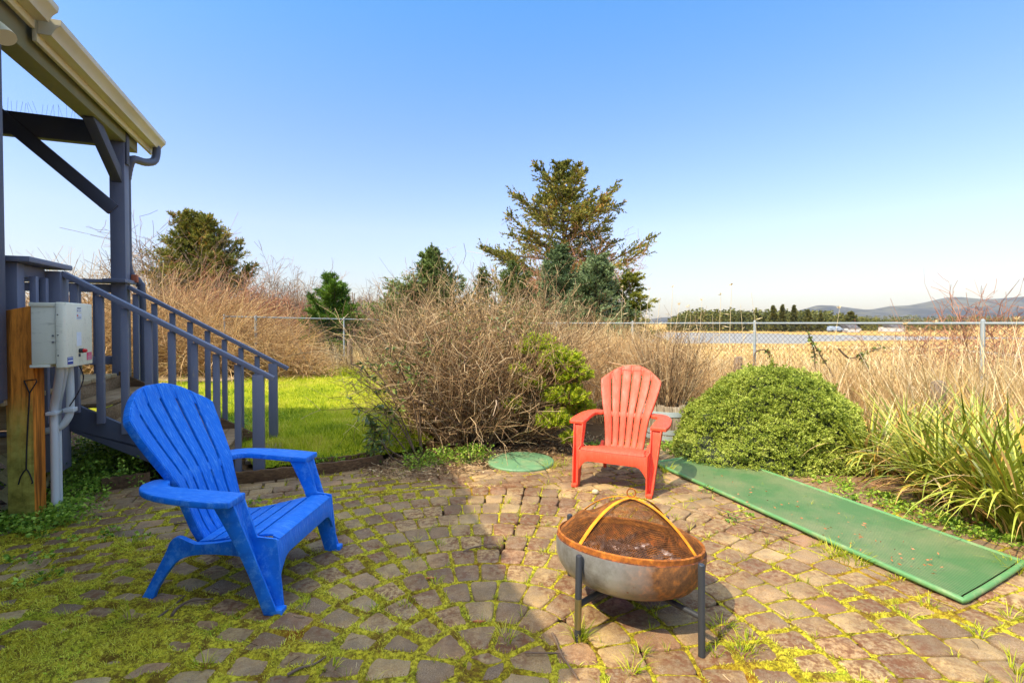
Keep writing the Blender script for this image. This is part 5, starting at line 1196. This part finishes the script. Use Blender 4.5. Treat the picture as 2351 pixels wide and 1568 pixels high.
# tangle of thin dead stems between the red chair and the dome, in front of the fence
s = Soup(); thicket(s, (XY(1420, 7.4), 7.4, 0), (1.1, .8), 1000, 1.15, r0=.0045, kids=3, wander=.14, kl=.35, spread=.4); thicket(s, (XY(1340, 8.5), 8.5, 0), (1.3, .9), 800, 1.25, r0=.005, kids=3, wander=.14, spread=.4)
thicket(s, (XY(1650, 7.0), 7.0, 0), (.9, .6), 420, .85, r0=.004, kids=3, wander=.16, spread=.5); thicket(s, (XY(1990, 6.2), 6.2, 0), (1.4, .4), 700, .75, r0=.0036, kids=3, wander=.2, spread=.5)
tag(s.build('dead_stems', 'bramble'), 'dense brown dead stems standing behind the red chair and the dome shrub', 'dead stems', kind='stuff')
bq = Vector((bc0.x, bc0.y, .30)); shrub('dead_plant', 'dead brown bush of thin upright stems growing in the barrel planter', tuple(bq), (.16, .14), 170, 1.0, 'twig', 'plant', r0=.005, kids=4, kl=.3, wander=.09, upb=1.5, spread=.55)
# bare shrub at the right end of the fence, bramble canes on the fence
for px, Y, n_, hgt, lab in ((2270, 7.6, 34, 2.0, 'reddish bare shrub with crooked grey limbs behind the right end of the fence'), (2190, 8.4, 24, 1.7, 'smaller bare shrub behind the fence just left of its rightmost visible post'), (2352, 7.0, 30, 1.9, 'bare shrub cut by the right edge of the photo')):
    p = (XY(px, Y), Y, float(TZ(XY(px, Y), Y))); shrub('bare_shrub', lab, p, (.25, .2), n_, hgt+.15, 'redtwig', 'shrub', 'leafless shrubs behind the fence', r0=.014, kids=9, kl=.36, kids2=2, wander=.18, spread=1.0, kr=.35)
for pts, Y, lab in (([(1880, 900), (1872, 850), (1868, 800), (1855, 765)], 7.0, 'dark bramble cane with leaf tufts standing upright against the fence'), ([(1940, 915), (1905, 850), (1880, 810), (1860, 775)], 6.9, 'dark bramble cane leaning left across the upright one'), ([(2005, 885), (1990, 840), (1972, 812)], 6.6, 'short thick bramble stub right of the leaning cane'), ([(1925, 800), (1950, 822), (1985, 812), (2030, 795)], 6.7, 'arching thin bramble runner on the fence wires'), ([(1735, 860), (1733, 812), (1760, 805), (1772, 840)], 7.6, 'small thorny bramble shoot climbing by the middle fence post')):
    rt = root('bramble_cane', AT(*pts[0], Y), 0, lab, 'bramble', 'bramble canes on the fence'); c = curve([Vector(AT(*p, Y)) for p in pts], 6); bm = bmesh.new(); pipe(bm, c, [.013*(1-.5*k/len(c)) for k in range(len(c))], 6); bm_obj('stem', bm, 'bark' if len(pts) != 5 else 'bark', rt, 0, True)
    Pc = np.array([[list(v) for v in c]]); s = Soup(); p, d, i, t = sample(Pc, 34, .45, 1); leaves(s, p, rdir(34)+np.array([0, -.2, 0]), .055, .035, rng.random(34)); s.build('foliage', 'broad', rt)

# ------------------------------------------------ the big dead shrub in the middle
SC = (XY(1085, 5.75), 5.75, 0)
rt = root('dead_shrub', SC, 0, 'huge tangled shrub of tan dead twigs in the middle, between lawn and red chair', 'shrub')
s = Soup()
thicket(s, SC, (.42, .36), 520, 1.58, K=8, r0=.0062, wander=.13, kids=5, kl=.36, kw=.26, spread=.85, upb=1.2, kr=.55, kids2=1.6)
thicket(s, (SC[0]+.05, SC[1]+.25, 0), (.72, .4), 420, 1.68, K=8, r0=.005, wander=.10, kids=5, kl=.32, kids2=1.3, spread=.5, upb=1.5)
thicket(s, (SC[0]-.4, SC[1]+.35, 0), (.4, .4), 220, 1.5, K=8, r0=.005, wander=.12, kids=5, kl=.32, kids2=1, spread=.5, upb=1.5)
thicket(s, (SC[0]+.1, SC[1]-.25, .02), (.6, .12), 110, .95, K=8, r0=.0055, wander=.15, kids=4, kl=.4, spread=1.0, upb=.6, grav=-.02)
thicket(s, (SC[0]+.55, SC[1]-.1, .1), (.2, .12), 60, .75, K=7, r0=.005, wander=.13, kids=5, kl=.36, spread=1.5, upb=.45)
s.build('twigs', 'twig', rt)
s = Soup(); thicket(s, SC, (.35, .2), 44, 1.35, K=8, r0=.014, wander=.16, kids=1.2, kl=.5, spread=1.1, upb=1.0); s.build('stem', 'greytwig', rt)
s = Soup(); n = 4200; a = rdir(n); p = np.array([SC[0]-.05, SC[1], .95])+a*np.array([1.05, .55, .68])*(.75+.3*rng.random(n))[:, None]; c_ = fbm(p[:, 0]*3+3, p[:, 2]*3, 2); p = p[(c_ > .52)]; n = len(p)
leaves(s, p, rdir(n)+np.array([0, -.3, .2]), .045+.03*rng.random(n), .022, .3+.7*rng.random(n)); s.build('foliage', 'broad', rt)
s = Soup(); n = 2600; a = rdir(n); p = np.array([SC[0]-.02, SC[1], .85])+a*np.array([.95, .6, .78])*(.6+.5*rng.random(n))[:, None]; p = p[p[:, 2] > .1]; n = len(p); leaves(s, p, rdir(n)+np.array([0, 0, -.5]), .03+.03*rng.random(n), .016, .4*rng.random(n)); s.build('dead_leaves', 'straw', rt)
# evergreen branches with larger leaves hanging out on the left side
rt = root('leafy_bush', (XY(905, 5.1), 5.1, 0), 0, 'arching branches with dark pointed green leaves on the left side of the dead shrub', 'bush')
s = Soup(); bs = []
for pts in ([(965, 1070), (930, 980), (890, 890), (850, 840)], [(965, 1065), (915, 970), (860, 900), (818, 870)], [(950, 1060), (905, 1000), (865, 960), (820, 938)], [(970, 1060), (950, 930), (925, 860), (900, 820)], [(960, 1068), (890, 1030), (872, 1000), (860, 985)], [(940, 1070), (900, 1050), (880, 1020), (868, 1010)], [(970, 1060), (962, 900), (975, 830), (985, 800)]):
    Y = 5.0+rng.normal()*.12; g0 = G(*pts[0]); P = [Vector(g0)]+[Vector(AT(*p, Y-.1)) for p in pts[1:]]; bs.append(np.array([list(v) for v in curve(P, 6)]))
P = np.array(bs); tubes(s, P, np.linspace(.009, .003, P.shape[1])[None]*np.ones((len(P), 1)), 5)
p, d, i, t = sample(P, 60, .35, 1); Q = walk(p, d*.6+rdir(60), .16, 4, .2); tubes(s, Q, np.full(Q.shape[:2], .0028), 4); s.build('branch', 'bark', rt)
s = Soup(); p, d, i, t = sample(Q, 420, .2, 1); leaves(s, p, d*.4+rdir(420)*.8+np.array([0, -.1, -.35]), .055+.035*rng.random(420), .024, np.clip(rng.random(420)*.95, 0, .92)); s.build('foliage', 'broad', rt)

# ------------------------------------------------ bright green heath on the right side of the shrub
rt = root('heath_bush', (XY(1290, 5.7), 5.7, 0), 0, 'bright yellow-green heath bush growing out of the right side of the dead shrub', 'bush')
s = Soup(); lf = Soup()
for cx, cy, cz, r_, n_ in ((1236, 5.35, 800, .26, 150), (1285, 5.2, 830, .26, 180), (1318, 5.15, 860, .21, 130), (1300, 5.15, 910, .25, 150), (1275, 5.05, 965, .20, 90), (1215, 5.2, 880, .17, 60), (1328, 5.25, 935, .18, 90), (1175, 5.15, 925, .12, 30), (1310, 5.0, 1003, .10, 40), (1195, 5.2, 850, .12, 30)):
    c_ = AT(cx, cz, cy); a = rdir(n_); a[:, 2] = np.abs(a[:, 2])*.9-.15; tip = c_+a*r_*np.array([1, .8, .85])*(.75+.35*rng.random(n_))[:, None]; base_ = c_+a*r_*.25-np.array([0, 0, .08]); P = np.stack([base_, (base_+tip)/2+rng.normal(size=tip.shape)*.015, tip], 1)
    tubes(s, P, np.full((n_, 3), .0035), 3); stem = np.stack([base_[::6], base_[::6]*.5+np.array([SC[0]+.6, SC[1]-.0, .1])*.5, np.tile([SC[0]+.5, SC[1], .0], (len(base_[::6]), 1))], 1); tubes(s, stem, np.full(stem.shape[:2], .006), 3)
    p, d, i, t = sample(P, n_*44, .3, 1.0); n2 = len(p); leaves(lf, p, d+rdir(n2)*.8, .026+.016*rng.random(n2), .010, np.clip(.15+.75*t+rng.normal(size=n2)*.15, 0, 1))
s.build('twigs', 'twig', rt); lf.build('foliage', 'heath', rt)

# ------------------------------------------------ clipped green dome shrub
DC = np.array([XY(1770, 5.25), 5.22, 0.0])
rt = root('dome_shrub', DC, 0, 'low dense dome-shaped green shrub overhanging the far end of the mat', 'shrub')
def drad(a, e):
    """distance of the dome's surface from its centre along azimuth a, elevation e"""
    ex = 1/np.sqrt((np.cos(e)*np.cos(a)/.93)**2+(np.cos(e)*np.sin(a)/.86)**2+(np.sin(e)/.87)**2)
    lobe = 1+.26*np.exp(-((a-R_(203))/.55)**2)*np.exp(-(e/.26)**2)+.08*np.exp(-((np.mod(a, 2*np.pi)-R_(-52) % 6.2832)/.5)**2)*np.exp(-(e/.4)**2)
    w = .15*(fbm(a*3.2+4, e*4.5+3, 3)-.5)+.12*(fbm(a*9, e*11+7, 3)-.5); return ex*(lobe+w*1.4)
def dpt(a, e, k=1.0): r = drad(a, e)*k; return DC+np.stack([r*np.cos(e)*np.cos(a), r*np.cos(e)*np.sin(a), r*np.sin(e)], -1)
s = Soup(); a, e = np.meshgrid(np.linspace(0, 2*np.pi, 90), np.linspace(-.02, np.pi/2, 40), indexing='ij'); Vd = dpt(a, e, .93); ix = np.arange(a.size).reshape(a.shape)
s.add(Vd, np.stack([ix[:-1, :-1], ix[1:, :-1], ix[1:, 1:], ix[:-1, 1:]], -1).reshape(-1, 4)); s.build('branches', 'domecore', rt, smooth=True)  # solid dark shell under the leaves, its colour standing in for shade in hollows
s = Soup(); n = 18500; a = rng.random(n)*6.283; e = np.arcsin(np.clip(rng.random(n)*1.02-.0, 0, 1)); vis = (np.cos(a-R_(243)) > -.55) | (e > .6); a, e = a[vis], e[vis]; n = len(a)
k_ = .935+.075*rng.random(n)+.03*(rng.random(n) < .012); c_ = dpt(a, e, k_); nr = unit(c_-DC-np.array([0, 0, -.1])); m_ = 9
C = np.repeat(c_, m_, 0); Nn = np.repeat(nr, m_, 0); hue = np.repeat(rng.random(n)*.35+fbm(c_[:, 0]*6, c_[:, 2]*6+c_[:, 1]*4, 2)*.5, m_); D = unit(Nn*.65+rdir(len(C))*.85)
leaves(s, C+rng.normal(size=C.shape)*.004, D, .016+.012*rng.random(len(C)), .0105, np.clip(hue+rng.normal(size=len(C))*.12, 0, 1)); s.build('foliage', 'dome', rt)

# ------------------------------------------------ strap-leaved clumps at the right
CG = 'strap-leaved clumps along the right border'
for k_, (px, py, n_, L0, lab) in enumerate([
    (2010, 1085, 120, .75, 'strap-leaved clump touching the right side of the dome shrub'), (2095, 1075, 120, .85, 'strap-leaved clump behind and right of the first one by the dome shrub'),
    (2150, 1150, 150, .80, 'strap-leaved clump nearest the middle of the long mat'), (2235, 1120, 140, .95, 'tall strap-leaved clump in front of the rightmost fence post'),
    (2260, 1190, 150, .85, 'strap-leaved clump spilling arching leaves toward the mat'), (2340, 1160, 150, 1.0, 'strap-leaved clump cut by the right edge of the photo, farther one'), (2370, 1240, 150, .95, 'strap-leaved clump cut by the right edge of the photo, nearer one')]):
    g = G(px, py); n_ = int(n_*1.35); s = Soup(); aa = rng.random(n_)*6.283; r_ = .12*np.sqrt(rng.random(n_)); B = np.array([g[0], g[1], -.01])+np.column_stack([np.cos(aa)*r_, np.sin(aa)*r_, np.zeros(n_)])
    blades(s, B, aa+rng.normal(size=n_)*.7, .05+.45*rng.random(n_), L0*(.55+.6*rng.random(n_)), .020+.012*rng.random(n_), .4+2.0*rng.random(n_)**1.3, 9, None, .35)
    m_ = 30; aa = rng.random(m_)*6.283; blades(s, np.array([g[0], g[1], 0])+np.column_stack([np.cos(aa)*.14, np.sin(aa)*.14, np.zeros(m_)]), aa, .2+.5*rng.random(m_), L0*.7, .012, 1.6, 6, .94+.06*rng.random(m_))
    tag(s.build('strap_plant', 'strap', base=(g[0], g[1], 0)), lab, 'plant', CG)

# ============================================================ FAR SHORE
def farconifers(pts, h, m='farwood', per=70):
    s = Soup(); C = np.array(pts); N = len(C); i = np.repeat(np.arange(N), per); n = len(i); t = rng.random(n)**.8; a = rng.random(n)*6.283; H_ = h[i]; r = H_*.24*(1-t)**.8*(.4+.6*rng.random(n))
    P = C[i]+np.column_stack([np.cos(a)*r, np.sin(a)*r, t*H_]); D = np.column_stack([np.cos(a), np.sin(a), .3*rng.normal(size=n)]); leaves(s, P, D, H_*.13, H_*.075, np.clip(rng.random(N)[i]*.7+rng.normal(size=n)*.2+.1, 0, 1))
    tr = np.stack([C, C+np.column_stack([np.zeros((N, 2)), h*.95])], 1); tubes(s, tr, np.column_stack([h*.02, h*.004]), 3, .2); return s
pts, hs = [], []
for k_ in range(950):
    Y = 172+60*rng.random(); px = 1535+700*rng.random()**1.25; top = np.interp(px, [1535, 1560, 1600, 1800, 1880, 1940, 2000, 2100, 2250], [735, 722, 716, 716, 716, 722, 735, 742, 746])+rng.normal()*3.0
    h_ = (742-top)/FPX*Y+2.86; pts.append((XY(px, Y), Y, -1.5)); hs.append(max(2.5, h_*(.8+.25*rng.random())))
tag(farconifers(pts, np.array(hs), per=64).build('far_wood', 'farwood'), 'dark conifer wood on the far shore of the water', 'wood', kind='stuff')
pts, hs = [], []
for k_ in range(900):
    Y = 330+120*rng.random(); px = 1900+900*rng.random(); pts.append((XY(px, Y), Y, -1.5)); hs.append(5.0+3.5*rng.random())
tag(farconifers(pts, np.array(hs)*1.05, per=26).build('distant_treeline', 'farwood'), 'low distant treeline under the hills at right', 'wood', kind='stuff')
for px, Y, top, w, lab in ((1776, 165, 702, .24, 'leftmost of the tall conifers rising above the far wood'), (1796, 168, 700, .18, 'second tall conifer from the left above the far wood'), (1823, 164, 702, .2, 'third tall conifer, pale brown, above the far wood'), (1853, 166, 712, .26, 'fourth conifer above the far wood, broad and brownish'), (1884, 170, 717, .2, 'last small spire at the right shoulder of the far wood'), (1953, 160, 716, .5, 'lone broad dark tree right of the far wood')):
    h_ = (742-top)/FPX*Y+2.86; conifer('far_tree', lab, 'tree', (XY(px, Y), Y, -1.5), h_, h_*w, 'farwood', 'trees standing out of the far wood', lv=.5, nb=6, nl=16, ls=.55, lw=.4, irregular=.6, up=.1, droop=0)
def house_far(px, Y, w, h, lab, m='whitewall'):
    x = XY(px, Y); rt = root('distant_building', (x, Y, -1.45), 0, lab, 'building', None); bm = bmesh.new(); box(bm, (x, Y, -1.45+h/2), (w/2, 0, 0), (0, 3, 0), (0, 0, h/2)); bm_obj('wall', bm, m, rt)
    bm = bmesh.new(); prism(bm, [(x-w/2-.2, Y-3.2, -1.45+h+.02), (x+w/2+.2, Y-3.2, -1.45+h+.02), (x+w/2+.2, Y, h+.35), (x-w/2-.2, Y, h+.35)], (0, 3.2, 0)); bm_obj('roof', bm, 'darkroof', rt)
house_far(2046, 165, 4.2, 1.5, 'small white building on the far shore, right of the parked vehicles'); house_far(1948, 158, 3.0, 1.2, 'low white cottage on the far shore right of the lone dark tree')
for px, Y, lab in ((1922, 156, 'grey-blue van parked on the far shore by the lone tree'), (1962, 156, 'pale vehicle parked on the far shore beside the white cottage')):
    x = XY(px, Y); rt = root('parked_van', (x, Y, -1.45), 0, lab, 'van', 'vehicles on the far shore'); bm = bmesh.new(); prism(bm, [(x-2.2, Y, -1.1), (x+2.2, Y, -1.1), (x+2.2, Y, -.4), (x+1.5, Y, -.3), (x+1.0, Y, .35), (x-1.9, Y, .4), (x-2.2, Y, -.2)], (0, 1.8, 0)); bm_obj('body', bm, 'carblue' if px < 1950 else 'whitewall', rt, .05)
    for dx_ in (-1.4, 1.4): bm = bmesh.new(); pipe(bm, [(x+dx_, Y-.05, -1.1), (x+dx_, Y+1.85, -1.1)], .35, 12); bm_obj('wheel', bm, 'black', rt)
# marsh grass tufts near the fence
s = Soup(); n = 26000; Yq = 9+55*rng.random(n)**1.6; X_ = Yq*(-.1+1.35*rng.random(n)); k = (fs(X_, Yq) > 1.5) & (chan(X_, Yq) < .05); X_, Yq = X_[k], Yq[k]; n = len(X_)
blades(s, np.column_stack([X_, Yq, TZ(X_, Yq)]), rng.random(n)*6.28, .3+.7*rng.random(n), .22+.25*rng.random(n), .018+Yq*.0012, .7, 3, np.clip(fbm(X_*.2, Yq*.2, 3)+rng.normal(size=n)*.2, 0, 1)); tag(s.build('marsh_grass', 'straw'), 'flattened golden marsh grass between the fence and the water', 'marsh grass', kind='stuff')

# ============================================================ LIGHT, SKY, AIR
SUN_DIR = Vector((.77*math.cos(R_(50.4)), .64*math.cos(R_(50.4)), -math.sin(R_(50.4)))).normalized()
sl = bpy.data.lights.new('sun', 'SUN'); so = bpy.data.objects.new('sun', sl); col.objects.link(so); sl.energy = 2.4; sl.angle = R_(.53); sl.color = (1, .90, .74)
so.rotation_euler = SUN_DIR.to_track_quat('-Z', 'Y').to_euler(); so.location = (-8, -8, 12)
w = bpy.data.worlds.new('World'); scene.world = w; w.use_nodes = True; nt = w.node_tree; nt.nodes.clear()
sk = nt.nodes.new('ShaderNodeTexSky'); sk.sky_type = 'NISHITA'; sk.sun_disc = False; sk.sun_elevation = R_(50.4)
sd = -SUN_DIR; sk.sun_rotation = math.atan2(sd.x, sd.y); sk.air_density = 1.3; sk.dust_density = .8; sk.ozone_density = 1.2; sk.altitude = 0
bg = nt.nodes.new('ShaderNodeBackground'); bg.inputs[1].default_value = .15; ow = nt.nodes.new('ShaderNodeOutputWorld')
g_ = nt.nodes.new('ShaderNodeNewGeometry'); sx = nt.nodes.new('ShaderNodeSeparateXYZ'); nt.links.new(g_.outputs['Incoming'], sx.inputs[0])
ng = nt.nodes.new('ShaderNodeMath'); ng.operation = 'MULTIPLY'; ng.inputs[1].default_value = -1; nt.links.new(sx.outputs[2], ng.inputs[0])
rp = nt.nodes.new('ShaderNodeValToRGB'); e = rp.color_ramp.elements; e[0].position = 0; e[0].color = (.33, .33, .36, 1); e[1].position = .82; e[1].color = (2.6, 2.2, 1.75, 1); q_ = e.new(.18); q_.color = (.46, .435, .55, 1); q_ = e.new(.35); q_.color = (.37, .445, .62, 1); q_ = e.new(.54); q_.color = (.255, .475, .67, 1); q_ = e.new(.6); q_.color = (.255, .475, .67, 1); nt.links.new(ng.outputs[0], rp.inputs[0])  # top stop: unseen zenith made brighter and warmer to fill the shade
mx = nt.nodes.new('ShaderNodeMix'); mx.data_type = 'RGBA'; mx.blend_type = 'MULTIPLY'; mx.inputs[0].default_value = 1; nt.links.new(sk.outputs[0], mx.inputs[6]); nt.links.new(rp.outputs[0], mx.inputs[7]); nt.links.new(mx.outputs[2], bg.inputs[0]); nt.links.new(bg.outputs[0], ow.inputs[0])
HAZE = 0.55e-4
if HAZE:
    bm = bmesh.new(); box(bm, (1500, 2900, 130), (6400, 0, 0), (0, 2960, 0), (0, 0, 136)); hz = bm_obj('haze', bm, None); m = bpy.data.materials.new('haze'); m.use_nodes = True; t = m.node_tree; t.nodes.clear(); o = t.nodes.new('ShaderNodeOutputMaterial'); v = t.nodes.new('ShaderNodeVolumePrincipled')
    v.inputs['Color'].default_value = (.86, .9, .95, 1); v.inputs['Density'].default_value = HAZE; v.inputs['Anisotropy'].default_value = .2; t.links.new(v.outputs[0], o.inputs['Volume']); hz.data.materials.append(m); tag(hz, 'thin pale haze over the marsh and hills', 'haze', kind='stuff')
vs = scene.view_settings; vs.view_transform = 'Standard'; vs.look = 'None'; vs.exposure = 1.56; vs.gamma = 1; vs.use_curve_mapping = False
scene.cycles.use_denoising = True; scene.cycles.max_bounces = 5; scene.cycles.diffuse_bounces = 3; scene.cycles.use_adaptive_sampling = False; scene.cycles.sample_clamp_indirect = 4; scene.cycles.transparent_max_bounces = 8; scene.cycles.volume_bounces = 0
